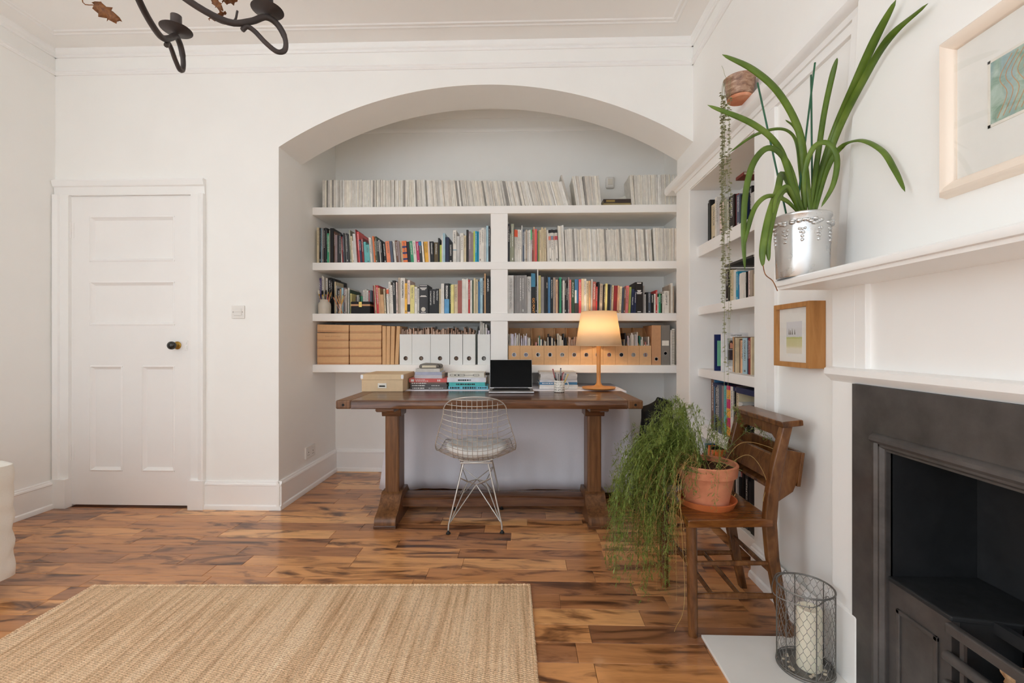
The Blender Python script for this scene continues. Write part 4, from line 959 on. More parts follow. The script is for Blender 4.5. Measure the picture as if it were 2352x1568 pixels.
flat_book('book', 1.15, yx(1690, 1.15), yx(1708), RSZ[0][1] + .255, .016, .16, (120, 40, 30), 'red-brown book lying on the dark books, upper fireside shelf')
# ================================================================== the desk and what stands on it
DZT = .757
dk = thing('trestle_desk', 'long dark oak trestle table used as a desk in front of the alcove', 'table', (-.215, 2.885, 0), YAW)
LX = .895
def desk_top(m):
    n = 40
    def edge(x): return -.255 + .006 * math.sin(x * 5.0 + .6) + .004 * math.sin(x * 11)
    # five boards with a wavy front edge
m = MB(); n = 36; vs = []; fs = []
for i in range(n + 1):
    x = -LX + .09 + (2 * LX - .18) * i / n; yf_ = -.255 + .005 * math.sin(x * 4.2 + .6) + .003 * math.sin(x * 9.0); dz = .004 * math.sin(x * 3.3 + 1.2)
    vs += [(x, yf_ + .004, DZT - .05), (x, yf_, DZT - .043 + dz), (x, yf_ + .001, DZT - .012 + dz), (x, yf_ + .010, DZT - .001), (x, yf_ + .022, DZT), (x, -.128, DZT), (x, -.128, DZT - .05)]
for i in range(n):
    for j in range(7): fs.append((7 * i + j, 7 * i + (j + 1) % 7, 7 * i + 7 + (j + 1) % 7, 7 * i + 7 + j))
fs += [tuple(range(7)), tuple(7 * n + j for j in range(6, -1, -1))]
m.add(vs, fs); m.build('tabletop_board', M['desk'], dk, smooth=40)
for k in range(3): MB().box(-LX + .09, LX - .09, -.1265 + k * .126, -.0015 + k * .126, DZT - .05, DZT).build('tabletop_board', M['desk'], dk, bevel=.0015)
for s in (-1, 1):
    x0, x1 = sorted((s * (LX - .0895), s * LX)); MB().box(x0, x1, -.258, .256, DZT - .05, DZT + .0005).build('breadboard_end', M['desk_v'], dk, bevel=.008)
    for yy in (-.246,): MB(Matrix.Translation((s * (LX - .045), -.258, DZT - .026)) @ Matrix.Rotation(PI / 2, 4, 'X')).lathe([(.008, 0), (.008, .0008)], n=10).build('peg', M['black'], dk)
for s, xc in ((-1, -.615), (1, .645)):
    MB().prism([(-.235, DZT - .05), (.235, DZT - .05), (.235, DZT - .066), (.215, DZT - .074), (-.215, DZT - .074), (-.235, DZT - .066)], xc - .055, xc + .055, 'x').build('bearer', M['desk'], dk, bevel=.003)
    MB().prism([(-.095, DZT - .074), (.06, DZT - .074), (.05, DZT - .12), (-.085, DZT - .12)], xc - .06, xc + .06, 'x').build('post_head', M['desk'], dk, bevel=.003)
    MB().box(xc - .044, xc + .044, -.075, .075, .155, DZT - .07).build('post', M['desk_v'], dk, bevel=.012)
    pr = [(-.235, 0), (-.237, .03), (-.234, .05), (-.222, .064), (-.203, .071), (-.175, .080), (-.145, .098), (-.115, .125), (-.09, .150), (-.075, .166), (.075, .166), (.09, .150), (.115, .125), (.145, .098), (.175, .080), (.203, .071), (.222, .064), (.234, .05), (.237, .03), (.235, 0)]
    MB().prism(pr, xc - .063, xc + .063, 'x').build('foot', M['desk_v'], dk, smooth=50)
    MB().box(xc - .066, xc + .066, -.24, -.18, 0, .02).box(xc - .066, xc + .066, .18, .24, 0, .02).build('foot_pad', M['desk'], dk, bevel=.003)
m = MB(); vs = []; fs = []; n = 24
for i in range(n + 1):
    x = -.60 + 1.23 * i / n; dz = .006 * math.sin(x * 5 + 1); yy = -.06 + .004 * math.sin(x * 6)
    vs += [(x, yy, .07), (x, yy, .118 + dz), (x, yy + .012, .127 + dz), (x, .07, .128), (x, .07, .07)]
for i in range(n):
    for j in range(5): fs.append((5 * i + j, 5 * i + (j + 1) % 5, 5 * i + 5 + (j + 1) % 5, 5 * i + 5 + j))
fs += [(0, 1, 2, 3, 4), tuple(5 * n + j for j in (4, 3, 2, 1, 0))]
m.add(vs, fs); m.build('stretcher', M['desk'], dk, smooth=40)

# side table behind the desk, hidden under a white cloth
SX0, SX1, SY0, SY1 = -.93, .70, 3.165, 3.72
t = thing('side_table', 'plain table behind the desk, hidden under the white cloth', 'table', ((SX0 + SX1) / 2, (SY0 + SY1) / 2, 0))
hx_, hy_ = (SX1 - SX0) / 2, (SY1 - SY0) / 2
MB().box(-hx_, hx_, -hy_ + .004, hy_, DZT - .03, DZT - .003).build('table_top', M['light_wood'], t)
for sx in (-1, 1):
    for sy in (-1, 1): MB().box(sx * (hx_ - .06) - .02, sx * (hx_ - .06) + .02, sy * (hy_ - .07) - .02, sy * (hy_ - .07) + .02, 0, DZT - .03).build('leg', M['light_wood'], t)
m = MB(); cx_, cy_ = (SX0 + SX1) / 2, (SY0 + SY1) / 2
per = []
def addside(p, q, n, nx, ny):
    for i in range(n): per.append((p[0] + (q[0] - p[0]) * i / n, p[1] + (q[1] - p[1]) * i / n, nx, ny))
addside((SX0, SY0), (SX1, SY0), 90, 0, -1); addside((SX1, SY0), (SX1, SY1), 40, 1, 0); addside((SX1, SY1), (SX0, SY1), 90, 0, 1); addside((SX0, SY1), (SX0, SY0), 40, -1, 0)
NP = len(per); lev = [0, .006, .02, .08, .2, .35, .5, .6, .692]; vs = []; fs = []
for k, dn in enumerate(lev):
    f = dn / .692
    for i, (x, y, nx, ny) in enumerate(per):
        # fold depth: soft along the front, deep at the corners
        u = i / NP * 2 * PI; cor = min(abs(x - SX0) + abs(y - SY0), abs(x - SX1) + abs(y - SY0), abs(x - SX1) + abs(y - SY1), abs(x - SX0) + abs(y - SY1))
        cw = math.exp(-(cor / .16) ** 2); amp = f * (.006 + .05 * cw)
        wv = .5 + .5 * math.sin(x * 11 + y * 9 + 1.5 * math.sin(x * 4)) ; wv2 = .5 + .5 * math.sin(cor * 48)
        off = .004 * min(1, dn / .006) + f * .010 * wv + amp * wv2 + cw * f * .035
        dx = (x - cx_) / hx_; dy = (y - cy_) / hy_
        if ny == 1: off = min(off, .07)
        vs.append((x + nx * off + cw * f * .03 * dx * (nx == 0), y + ny * off + cw * f * .03 * dy * (ny == 0), DZT + .001 - max(0, dn - .002) * 1.0 + (.006 * f * math.sin(x * 7) if k == len(lev) - 1 else 0)))
for k in range(len(lev) - 1):
    for i in range(NP): fs.append((k * NP + i, k * NP + (i + 1) % NP, (k + 1) * NP + (i + 1) % NP, (k + 1) * NP + i))
fs.append(tuple(range(NP - 1, -1, -1)))
m.add(vs, fs); cl = m.build('tablecloth', M['cloth'], smooth=45); sd = cl.modifiers.new('thick', 'SOLIDIFY'); sd.thickness = .0015
tag(cl, 'white cloth hanging to the floor over the table behind the desk', 'tablecloth')
TZ = DZT + .0035

# ---- cardboard storage box
c0 = onY(831, 900, 3.06); c1 = onY(925, 900, 3.06); w = c1.x - c0.x
t = thing('storage_box', 'beige cardboard storage box with a lid and label slot', 'box', ((c0.x + c1.x) / 2, 3.06, DZT + .001), YAW)
bw, bd, bh_ = w / 2, .34, .085
MB().box(-bw, bw, 0, bd, 0, bh_).build('body', M['beige_box'], t, bevel=.002)
MB().box(-bw - .004, bw + .004, -.004, bd + .004, bh_ - .004, bh_ + .033).build('lid', M['beige_box'], t, bevel=.002)
for s in (-1, 1): 
    MB().box(s * (bw + .004) - .016, s * (bw + .004) + .0012 if s > 0 else s * (bw + .004) + .016, -.0055, -.003, bh_ + .004, bh_ + .03).build('metal_corner', M['alu'], t) if s > 0 else MB().box(-bw - .0052, -bw + .012, -.0055, -.003, bh_ + .004, bh_ + .03).build('metal_corner', M['alu'], t)
h = MB().box(-.03, .03, -.003, 0, .024, .058).build('label_holder', M['mug'], t, bevel=.001)
MB().box(-.02, .02, -.0042, -.0028, .034, .042).build('finger_slot', M['hole'], h)
# ---- stacks of books on the desk
def lying(nm_, x0, x1, y, z, T, dp, col, lab, grp, rz=0.0, alpha=0.0, marks=None, cat='book', pages=True):
    L = x1 - x0; m = MB(); m.box(0, L, 0, .003, 0, T, 0)
    m.box(0, L, .003, dp, 0, .0028, 0).box(0, L, .003, dp, T - .0028, T, 0).box(.003, L - .003, .003, dp - .003, .0028, T - .0028, 1)
    o = m.build(nm_, [M['book'], M['pages']], bevel=.0006); o.color = lin(col)[:3] + (alpha,); o.location = (x0, y, z); o.rotation_euler = (0, 0, YAW + rz); tag(o, lab, cat, grp)
    if marks:
        q = MB()
        for (a, b, c_, d_) in marks: q.box(L * a, L * b, -.0006, .0003, T * c_, T * d_)
        q.build('lettering', M['ink_white'] if sum(col) < 420 else M['ink_dark'], o)
    return o
def words(a, b, c_, d_, n, seed):
    r = random.Random(seed); x = a; out = []
    while x < b:
        w_ = r.uniform(.02, .05); out.append((x, min(b, x + w_), c_, d_)); x += w_ + r.uniform(.008, .02)
    return out
k = 3.2 / 1040
def bx(p): return onY(p, 880, 3.2).x
z = TZ; G1 = 'book stack beside the storage box'
for x0, x1, T, col, lab, mk_ in ((942.5, 1026, .0148, (96, 90, 88), 'grey-brown book at the foot of the stack beside the storage box', words(.06, .38, .25, .75, 0, 1) + words(.5, .9, .4, .6, 0, 2)),
    (942, 1026, .0215, (84, 80, 80), 'dark grey book second from the bottom beside the storage box', words(.05, .4, .35, .7, 0, 3) + words(.58, .8, .4, .6, 0, 4)),
    (942.5, 1024.5, .0125, (116, 96, 88), 'brown book under the red one in the desk stack', words(.04, .44, .25, .75, 0, 5)),
    (939.5, 1026, .0265, (214, 98, 92), 'red book in the middle of the stack beside the storage box', words(.18, .5, .25, .42, 0, 6) + words(.16, .42, .58, .75, 0, 7) + words(.75, .84, .25, .75, 0, 8) + [(.05, .13, .2, .8)])):
    lying('book', bx(x0), bx(x1), 3.2, z, T, .2, col, lab, G1, marks=mk_); z += T
for x0, x1, T, col, lab in ((951, 1014, .0255, (202, 202, 208), 'pale grey notepad lying on the red book'), (952, 1013.5, .0205, (178, 184, 206), 'blue-grey notepad between two pale pads'), (953.5, 1009.5, .0245, (206, 203, 196), 'pale pad under the closed organiser')):
    lying('notepad', bx(x0), bx(x1), 3.215, z, T, .17, col, lab, 'pads on the desk stack', rz=random.uniform(-.03, .03), cat='notepad'); z += T
t = thing('organiser', 'grey leather organiser with cream pages on top of the desk stack', 'organiser', (bx(985), 3.23, z), YAW)
m = MB(); 
pr = [(-.075, .004), (-.066, 0), (.066, 0), (.076, .006), (.078, .02), (.066, .03), (-.05, .036), (-.07, .03), (-.078, .016)]
MB().prism([(x_, z_) for x_, z_ in pr], 0, .12, 'y').build('cover', M['grey_card'], t, bevel=.004)
MB().box(-.055, .045, -.002, .11, .006, .022).build('pages', M['pages'], t, bevel=.002)
MB().tube(bez([(.05, -.003, .008), (.07, -.004, .012), (.072, -.004, .022), (.055, -.003, .027)], 12), .0022, 6).build('strap', M['bookend'] if 'bookend' in M else M['black'], t)
z = TZ; G2 = 'book stack beside the laptop'
for x0, x1, T, col, lab, mk_ in ((1030, 1120.5, .0215, (112, 190, 212), 'pale blue patterned book at the foot of the stack beside the laptop', words(.04, .3, .2, .8, 0, 11) + words(.36, .7, .15, .85, 0, 12) + words(.75, .98, .3, .7, 0, 13)),
    (1031, 1114, .0285, (84, 192, 190), 'turquoise book in the stack beside the laptop', words(.2, .72, .3, .7, 0, 14)),
    (1027, 1116, .0335, (226, 226, 232), 'white book on the turquoise one beside the laptop', words(.28, .62, .3, .6, 0, 15)),
    (1028.5, 1112, .034, (226, 222, 210), 'cream book with a black line pattern topping the laptop stack', None)):
    o = lying('book', bx(x0), bx(x1), 3.2, z, T, .2, col, lab, G2, marks=mk_); z += T
L = bx(1112) - bx(1028.5); q = MB(); T = .034
for a, b in ((.06, .20), (.2, .3), (.30, .46), (.70, .86)):
    for u, v, c_, d_ in ((a, b, .32, .38), (a, b, .62, .68), (a, a + .012, .32, .68), (b - .012, b, .32, .68)): q.box(L * u, L * v, -.0006, .0003, T * c_, T * d_)
q.box(L * .46, L * .7, -.0006, .0003, T * .47, T * .53).build('line_pattern', M['ink_dark'], o)
# stack behind the mug
z = TZ; xs0, xs1 = bx(1239), bx(1328); G3 = 'paper stack behind the patterned mug'
cols = [(226, 224, 222), (220, 216, 212), (70, 122, 160), (206, 204, 208), (196, 192, 192), (206, 200, 196), (212, 206, 202), (216, 210, 206), (204, 196, 190), (198, 190, 180)]
nms = ['white journal at the foot of the stack behind the mug', 'white journal second from the bottom behind the mug', 'blue book in the stack behind the patterned mug', 'pale journal lying on the blue book', 'grey journal third above the blue book'[:0] + 'grey journal two above the blue book', 'pale journal three above the blue book', 'pale journal four above the blue book', 'pale journal five above the blue book', 'pale journal second from the top behind the mug', 'curled journal on top of the stack behind the mug']
for q_, (c_, lab) in enumerate(zip(cols, nms)):
    T = (.016, .014, .019, .013, .007, .012, .013, .012, .009, .008)[q_]; j = random.uniform(-.006, .006)
    lying('journal', xs0 + j + (.004 if q_ > 2 else 0), xs1 + j - (.006 if q_ > 3 else 0), 3.24, z, T, .2, c_, lab, G3, rz=random.uniform(-.015, .015), marks=words(.08, .5, .4, .7, 0, 30) if q_ == 2 else None, cat='journal'); z += T
# small cup behind the stack by the laptop
c = bx(1118); t = thing('cup', 'small pale cup half hidden behind the laptop', 'cup', (c, 3.47, TZ))
MB().lathe([(.026, 0), (.034, .05), (.036, .085), (.033, .085), (.031, .05), (.022, .005), (.0001, .005)], n=20).build('body', M['mug'], t, smooth=50)
MB().tube(bez([(.034, 0, .07), (.056, 0, .065), (.058, 0, .04), (.034, 0, .025)], 14), .004, 8).build('handle', M['mug'], t, smooth=60)
# ---- laptop
lp = thing('laptop', 'open silver laptop with a black screen on the desk', 'laptop', (onZ(1176, 900, DZT).x, 2.975, DZT + .0008), YAW + .02)
MB().box(-.150, .150, 0, .21, .002, .013).build('base', M['alu'], lp, bevel=.003)
MB().box(-.128, .128, .075, .19, .0128, .0136).build('keyboard', M['black'], lp)
MB().box(-.05, .05, .008, .066, .0128, .0134).build('trackpad', M['alu'], lp)
sc_ = bpy.data.objects.new('screen', None)
T_ = Matrix.Translation((0, .205, .014)) @ Matrix.Rotation(math.radians(-14), 4, 'X')
scr = MB(T_).box(-.150, .150, 0, .006, 0, .205).build('screen_lid', M['alu'], lp, bevel=.002)
MB(T_).box(-.1475, .1475, -.0012, .0002, .006, .202).build('screen', M['black_gloss'], scr)
MB().tube([(-.12, .207, .012), (.12, .207, .012)], .006, 10).build('hinge', M['darkpen'], lp)
MB().box(-.145, .145, .004, .2, 0, .0022).build('underside', M['darkpen'], lp)
# ---- mug with pens
c = onY(1285, 895, 3.06); mx, my = c.x, 3.075
mg = thing('mug', 'white mug patterned with small dark motifs, full of pens', 'mug', (mx, my, DZT + .0008), YAW)
R = .0365
MB().lathe([(R - .004, 0), (R, .004), (R, .078), (R - .0015, .08), (R - .004, .078), (R - .0045, .006), (.0001, .006)], n=32).build('body', M['mugpat'], mg, smooth=40)
MB().tube(bez([(R - .002, 0, .062), (R + .018, 0, .066), (R + .025, 0, .045), (R + .016, 0, .022), (R - .002, 0, .02)], 20), .0038, 8).build('handle', M['mug'], mg, smooth=60)
pens = [(-.016, -.008, -17, 6, .155, 'red', 'red-capped pen leaning furthest out of the mug'), (-.010, .012, -12, -4, .125, 'darkpen', 'black pen in the patterned mug'), (.006, -.014, 13, 4, .13, 'red', 'red pen standing upright in the patterned mug'),
        (.012, .008, 2, -3, .155, 'darkpen', 'tall dark pen rising above the others in the mug'), (.016, -.006, 30, 2, .125, 'yellow', 'yellow pencil leaning towards the lamp in the mug'), (.010, .016, 10, -8, .12, 'white_card', 'white pen with a black end in the mug'), (-.004, .004, -3, 8, .12, 'alu', 'silver pen among the others in the mug'), (.018, .004, 20, -4, .122, 'white_card', 'second white pen with a black end in the mug')]
for x, y, ax, ay, L, mt, lab in pens:
    p = thing('pen', lab, 'pen', (mx + x * .55, my + y * .55, DZT + .008), 0, 'pens in the patterned mug'); p.rotation_euler = (math.radians(ay), math.radians(ax) * .8, 0)
    MB().tube([(0, 0, 0), (0, 0, L * .62)], .0036, 8).build('barrel', M['darkpen'] if mt == 'red' and ax < 0 else M[mt], p, smooth=50)
    MB().tube([(0, 0, L * .62), (0, 0, L)], .0042, 8).build('cap', M[mt] if mt != 'white_card' else M['darkpen'], p, smooth=50)
    MB().box(-.001, .001, -.0065, -.003, L * .66, L * .96).build('clip', M['alu'], p)
# ---- table lamp
lx = onY(1375, 893, 3.24).x; LY = 3.24
lm = thing('table_lamp', 'beech table lamp with a glowing cream drum shade', 'lamp', (lx, LY, TZ))
MB().lathe([(.095, 0), (.112, .004), (.119, .012), (.117, .016), (.09, .019), (.05, .022), (.028, .028), (.018, .04), (.0145, .06), (.0145, .30), (.0001, .30)], n=40).build('base', M['light_wood'], lm, smooth=40)
MB().lathe([(.0145, .30), (.0145, .33), (.008, .335), (.008, .36), (.0001, .36)], n=20).build('stem', M['light_wood'], lm, smooth=40)
zs0 = onY(1375, 793.5, LY).z - TZ; zs1 = onY(1375, 716, LY).z - TZ; r0 = (onY(1429, 793, LY).x - onY(1322, 793, LY).x) / 2 * .985; r1 = (onY(1417, 716, LY).x - onY(1335, 716, LY).x) / 2 * .985
sh = MB().lathe([(r0, zs0), (r1, zs1)], n=48); sh.f = sh.f[:-2]; sh.m = sh.m[:-2]
so = sh.build('shade', M['shade'], lm, smooth=40); sd = so.modifiers.new('thick', 'SOLIDIFY'); sd.thickness = .0015
for rr_, zz_ in ((r0, zs0), (r1, zs1)): MB().tube([(rr_ * math.cos(a), rr_ * math.sin(a), zz_) for a in [2 * PI * q / 40 for q in range(40)]], .0018, 6, True).build('shade_rim', M['shade'], so)
for q in range(3): MB().tube([(.006 * math.cos(q * 2.094), .006 * math.sin(q * 2.094), zs1 - .012), (r1 * math.cos(q * 2.094), r1 * math.sin(q * 2.094), zs1 - .003)], .0015, 6).build('spider_arm', M['alu'], lm)
MB().tube([(0, .035, .34), (0, .036, .4), (0, .03, .48), (0, .004, zs1 - .012)], .0025, 8).build('harp', M['alu'], lm)
bl_ = NT('lamp_bulb'); em = bl_.n('Emission'); em.inputs[0].default_value = (1, .78, .5, 1); em.inputs[1].default_value = 5.0; bl_.l(em.outputs[0], bl_.out.inputs[0])
MB().lathe([(.012, .0), (.014, .015), (.028, .045), (.030, .06), (.024, .078), (.0001, .088)], (0, 0, .365), 20).build('bulb', bl_.m, lm, smooth=60)
pl = bpy.data.lights.new('lamp_glow', 'POINT'); pl.energy = 6.0; pl.color = (1, .79, .53); pl.shadow_soft_size = .03
po = bpy.data.objects.new('lamp_glow', pl); COL.objects.link(po); po.parent = lm; po.location = (0, 0, .435)
o = MB().tube(bez([(lx - .115, LY + .01, TZ + .004), (lx - .16, LY + .03, TZ + .003), (lx - .2, LY + .12, TZ + .003), (lx - .12, LY + .3, TZ + .003)], 20), .003, 6).build('lamp_cord', M['plastic']); o.parent = None
tag(o, 'white flex trailing from the table lamp over the cloth', 'cord')

# ================================================================== wire chair
wc = thing('wire_chair', 'chrome wire shell chair on a crossed rod base at the desk', 'chair', (-.297, 2.775, 0), 0.06)
prof = [(-.0, .20, .445, .205), (.12, .13, .432, .215), (.25, .04, .405, .225), (.38, -.06, .392, .232), (.48, -.13, .40, .236), (.57, -.185, .435, .236), (.66, -.215, .50, .222), (.75, -.238, .58, .202), (.84, -.258, .66, .184), (.92, -.272, .73, .172), (1.0, -.284, .80, .162)]
def pv(v):
    for a, b in zip(prof, prof[1:]):
        if v <= b[0] + 1e-9:
            t_ = (v - a[0]) / (b[0] - a[0]); return [a[i] + (b[i] - a[i]) * t_ for i in (1, 2, 3)]
    return list(prof[-1][1:])
def psm(v):
    a = pv(max(0, v - .03)); b = pv(min(1, v + .03)); c = pv(v); return [(a[i] + 2 * c[i] + b[i]) / 4 for i in range(3)]
def S(x, v):
    y, z, w = psm(v); u = x / w if w else 0; u2 = min(1.2, abs(u)) ** 2.2
    bump = math.exp(-((v - .52) / .22) ** 2)
    return Vector((x, y + u2 * (.015 + .055 * max(0, min(1, (v - .4) / .25)) * (1 - .3 * max(0, v - .7))), z + u2 * (.02 + .045 * bump) * (1 if v < .75 else max(0, 1 - (v - .75) * 4))))
def rimpt(s):
    # s in 0..1 round the border: up one side, over the rounded top, down the other, along the front
    if s < .36: v = .06 + .80 * s / .36; return S(-psm(v)[2], v)
    if s < .64:
        a = PI * (1 - (s - .36) / .28); w = psm(.86)[2]; v = .86 + .14 * math.sin(a) ** .8; return S(w * math.cos(a), v)
    if s < .93: f_ = (s - .64) / .29; v = .86 - .80 * f_; return S(psm(v)[2], v)
    f_ = (s - .93) / .07; w = psm(.06)[2]; a = PI * f_; return S(w * math.cos(a), .06 - .06 * math.sin(a) ** .7)
def rimw(v):
    w = psm(min(v, .86))[2]
    if v > .86: w *= math.sqrt(max(0, 1 - ((v - .86) / .14) ** 2.2))
    if v < .06: w *= math.sqrt(max(0, 1 - ((.06 - v) / .06) ** 2.5))
    return w
rim_pts = [rimpt(i / 150) for i in range(150)]
MB().tube(rim_pts, .0032, 8, True).build('rim_wire', M['chrome'], wc, smooth=60)
off = Vector((0, -.004, -.007))
for k in range(25):
    v = .045 + k * .0385; w = rimw(v)
    if w < .05: continue
    MB().tube([S(-w + 2 * w * i / 22, v) for i in range(23)], .0019, 6).build('cross_wire', M['chrome'], wc, smooth=60)
for k in range(10):
    x = (k - 4.5) * .0285
    vs_ = [i / 60 for i in range(61) if rimw(i / 60) > abs(x)]
    pts = [S(x, v) + Vector((0, -.0016, -.0016)) for v in vs_]
    if len(pts) > 3: MB().tube(pts, .0019, 6).build('long_wire', M['chrome'], wc, smooth=60)
# base
FX, FYn, FYf = .154, -.187, .183; zt = .386
ft = [(-FX, FYn), (FX, FYn), (FX, FYf), (-FX, FYf)]; tp = [(-.072, -.112), (.072, -.112), (.085, .09), (-.085, .09)]; zr = .238; rg = [(0, -.055), (.055, 0), (0, .055), (-.055, 0)]
for k in range(4):
    fx, fy = ft[k]; tx, ty = tp[k]
    MB().tube([(fx, fy, .012), (fx * .985, fy * .985, .05), (tx, ty, zt)], .0048, 8).build('leg', M['chrome'], wc, smooth=60)
    MB().lathe([(.013, 0), (.013, .006), (.007, .012), (.006, .02), (.0001, .02)], (fx, fy, 0), 14).build('foot_glide', M['rubber'], wc, smooth=40)
    a, b = rg[k], rg[(k - 1) % 4]
    n1, n2 = (rg[0], rg[3]) if k == 0 else (rg[0], rg[1]) if k == 1 else (rg[2], rg[1]) if k == 2 else (rg[2], rg[3])
    for (rx, ry) in (n1, n2): MB().tube([(fx * .985, fy * .985, .055), (fx * .93, fy * .93, .062), (rx, ry, zr)], .0034, 7).build('strut', M['chrome'], wc, smooth=60)
    ux, uy = fx + (tx - fx) * .75, fy + (ty - fy) * .75; uz = .05 + (zt - .05) * .75
    for (rx, ry) in (n1, n2): MB().tube([(ux, uy, uz), (rx, ry, zr)], .0030, 7).build('brace', M['chrome'], wc, smooth=60)
MB().tube([(x, y, zr) for x, y in rg], .0034, 7, True).build('ring', M['chrome'], wc)
MB().tube([(x, y, zt) for x, y in ((-.09, -.12), (.09, -.12), (.09, .10), (-.09, .10))], .0045, 8, True).build('seat_frame', M['chrome'], wc, smooth=60)
for y in (-.118, .095): MB().tube([S(x, .0) * 0 + Vector((x, y, zt + .004 + .02 * (x / .11) ** 2)) for x in [-.1 + .02 * i for i in range(11)]], .004, 7).build('seat_bar', M['chrome'], wc, smooth=60)
# cushion
def cush(u, v):
    a = 2 * PI * u; r = math.sin(PI * v) ** .55; x = .185 * r * math.copysign(abs(math.cos(a)) ** .8, math.cos(a)); y = .175 * r * math.copysign(abs(math.sin(a)) ** .8, math.sin(a))
    vv = .30 + (-y) * .95; p = S(x, max(.02, min(.62, vv))); th = .034 * math.copysign(abs(math.cos(PI * v)) ** .7, -math.cos(PI * v))
    return (p.x, p.y, p.z + .038 + th + .004 * math.sin(x * 40) * math.sin(y * 33))
cu = MB().grid(cush, 40, 18, closeu=True).build('seat_cushion', M['cushion'], smooth=60); cu.location = wc.location; cu.rotation_euler = (0, 0, .06)
tag(cu, 'flat white cushion on the wire chair seat', 'cushion')
# ================================================================== rug and sofa
rt = thing('jute_rug', 'natural jute rug with a woven rib on the plank floor', 'rug', (0, 0, 0))
ra, rb_ = Vector((-1.93, 1.972)), Vector((.022, 2.035)); ux_ = (rb_ - ra).normalized(); uy_ = Vector((-ux_.y, ux_.x)); RW = (rb_ - ra).length; RL = 2.7
rt.location = (rb_.x, rb_.y, 0); rt.rotation_euler = (0, 0, math.atan2(ux_.y, ux_.x))
def rugp(u, v):
    x = -RW * (1 - u); y = -RL * v
    e = .004 * math.sin(x * 23) + .003 * math.sin(x * 57) if v in (0, 1) else 0
    ex = .004 * math.sin(y * 19) + .003 * math.sin(y * 61) if u in (0, 1) else 0
    ed = min(u * RW, (1 - u) * RW, v * RL, (1 - v) * RL)
    return (x + ex, y + e, .011 * min(1, .25 + ed / .012) + .0008 * math.sin(x * 9) * math.sin(y * 7))
n1, n2 = 121, 161
us = [0, .004] + [.004 + .992 * i / 116 for i in range(1, 116)] + [.996, 1]; vs_ = [0, .003] + [.003 + .994 * i / 90 for i in range(1, 90)] + [.997, 1]
m = MB(); V = [rugp(u, v) for v in vs_ for u in us]; nu = len(us)
F = [(j * nu + i, j * nu + i + 1, (j + 1) * nu + i + 1, (j + 1) * nu + i) for j in range(len(vs_) - 1) for i in range(nu - 1)]
m.add(V, F); m.build('weave', M['jute'], rt, smooth=60)
MB().box(-RW + .006, -.006, -RL + .006, -.006, 0.0005, .004).build('backing', M['kraft_dark'], rt)
# braided selvedge: one knobbly cord along the long edge and the far edge
def cord(p, q, n):
    pts = []; rr_ = []
    for i in range(n + 1):
        f = i / n; pts.append((p[0] + (q[0] - p[0]) * f + random.uniform(-.001, .001), p[1] + (q[1] - p[1]) * f + random.uniform(-.001, .001), .0075)); rr_.append(.0058 + .0018 * (i % 2))
    return pts, rr_
for p, q, n in (((-.003, -.002), (-.003, -RL), 320), ((-RW, -.003), (0, -.003), 230), ((-RW + .003, -.002), (-RW + .003, -RL), 320)):
    pts, rr_ = cord(p, q, n); MB().tube(pts, rr_, 7).build('selvedge', M['jute'], rt, smooth=70)

sf = thing('sofa', 'white slip-covered sofa with loose wrinkled fabric and wooden feet', 'sofa', (-2.64, 1.02, 0))
def slip(m, x0, x1, y0, y1, z0, z1, r=.04, wr=.012, seed=0):
    # rounded box with slack, wrinkled faces
    nu_, nv_ = 64, 30
    def fn(u, v):
        a = 2 * PI * u; k = .22
        cx, cy = math.copysign(abs(math.cos(a)) ** k, math.cos(a)), math.copysign(abs(math.sin(a)) ** k, math.sin(a))
        if v < .78: f = 1.0; z = z0 + (z1 - z0) * v / .78
        else:
            q = (v - .78) / .22; f = 1 - q; z = z1 + .012 * math.sin(PI * q * .5)
            f = max(0, f) ** .8
            if q > 0 and q < .2: z -= .02 * (1 - q / .2) ** 2
        x = (x0 + x1) / 2 + (x1 - x0) / 2 * cx * (f if v >= .78 else 1); y = (y0 + y1) / 2 + (y1 - y0) / 2 * cy * (f if v >= .78 else 1)
        w = math.sin((z * 1.2 - y * .8 + x * .7) * 52 + seed) * .6 + math.sin((z * 2 + y * 1.1 - x) * 23 + 2 + seed) * .4
        fl_ = .006 * max(0, 1 - (z - z0) / .15) if v < .78 else 0
        nx, ny = cx * .7, cy * .7
        return (x + nx * (wr * w + fl_), y + ny * (wr * w + fl_), z + (.004 * w if v >= .78 else 0))
    return m.grid(fn, nu_, nv_, closeu=True)
slip(MB(), -.42, .385, .66, .945, .07, .572, wr=.006).build('arm', M['sofa'], sf, smooth=70)
slip(MB(), -.42, .372, -.945, -.66, .075, .575, wr=.006, seed=2).build('arm', M['sofa'], sf, smooth=70)
slip(MB(), -.42, -.2, -.93, .93, .075, .82, wr=.01, seed=1).build('backrest', M['sofa'], sf, smooth=70)
slip(MB(), -.25, .36, -.68, .68, .075, .30, wr=.008, seed=4).build('seat_base', M['sofa'], sf, smooth=70)
for s in (-1, 1): slip(MB(), -.22, .36, min(0, s * .66) + .004, max(0, s * .66) - .004, .29, .43, wr=.006, seed=5 + s).build('seat_cushion', M['sofa'], sf, smooth=70)
for sx in (-.36, .30):
    for sy in (-.86, .86): MB().lathe([(.022, 0), (.03, .09), (.0001, .09)], (sx, sy, 0), 16).build('foot', M['light_wood'], sf, smooth=40)

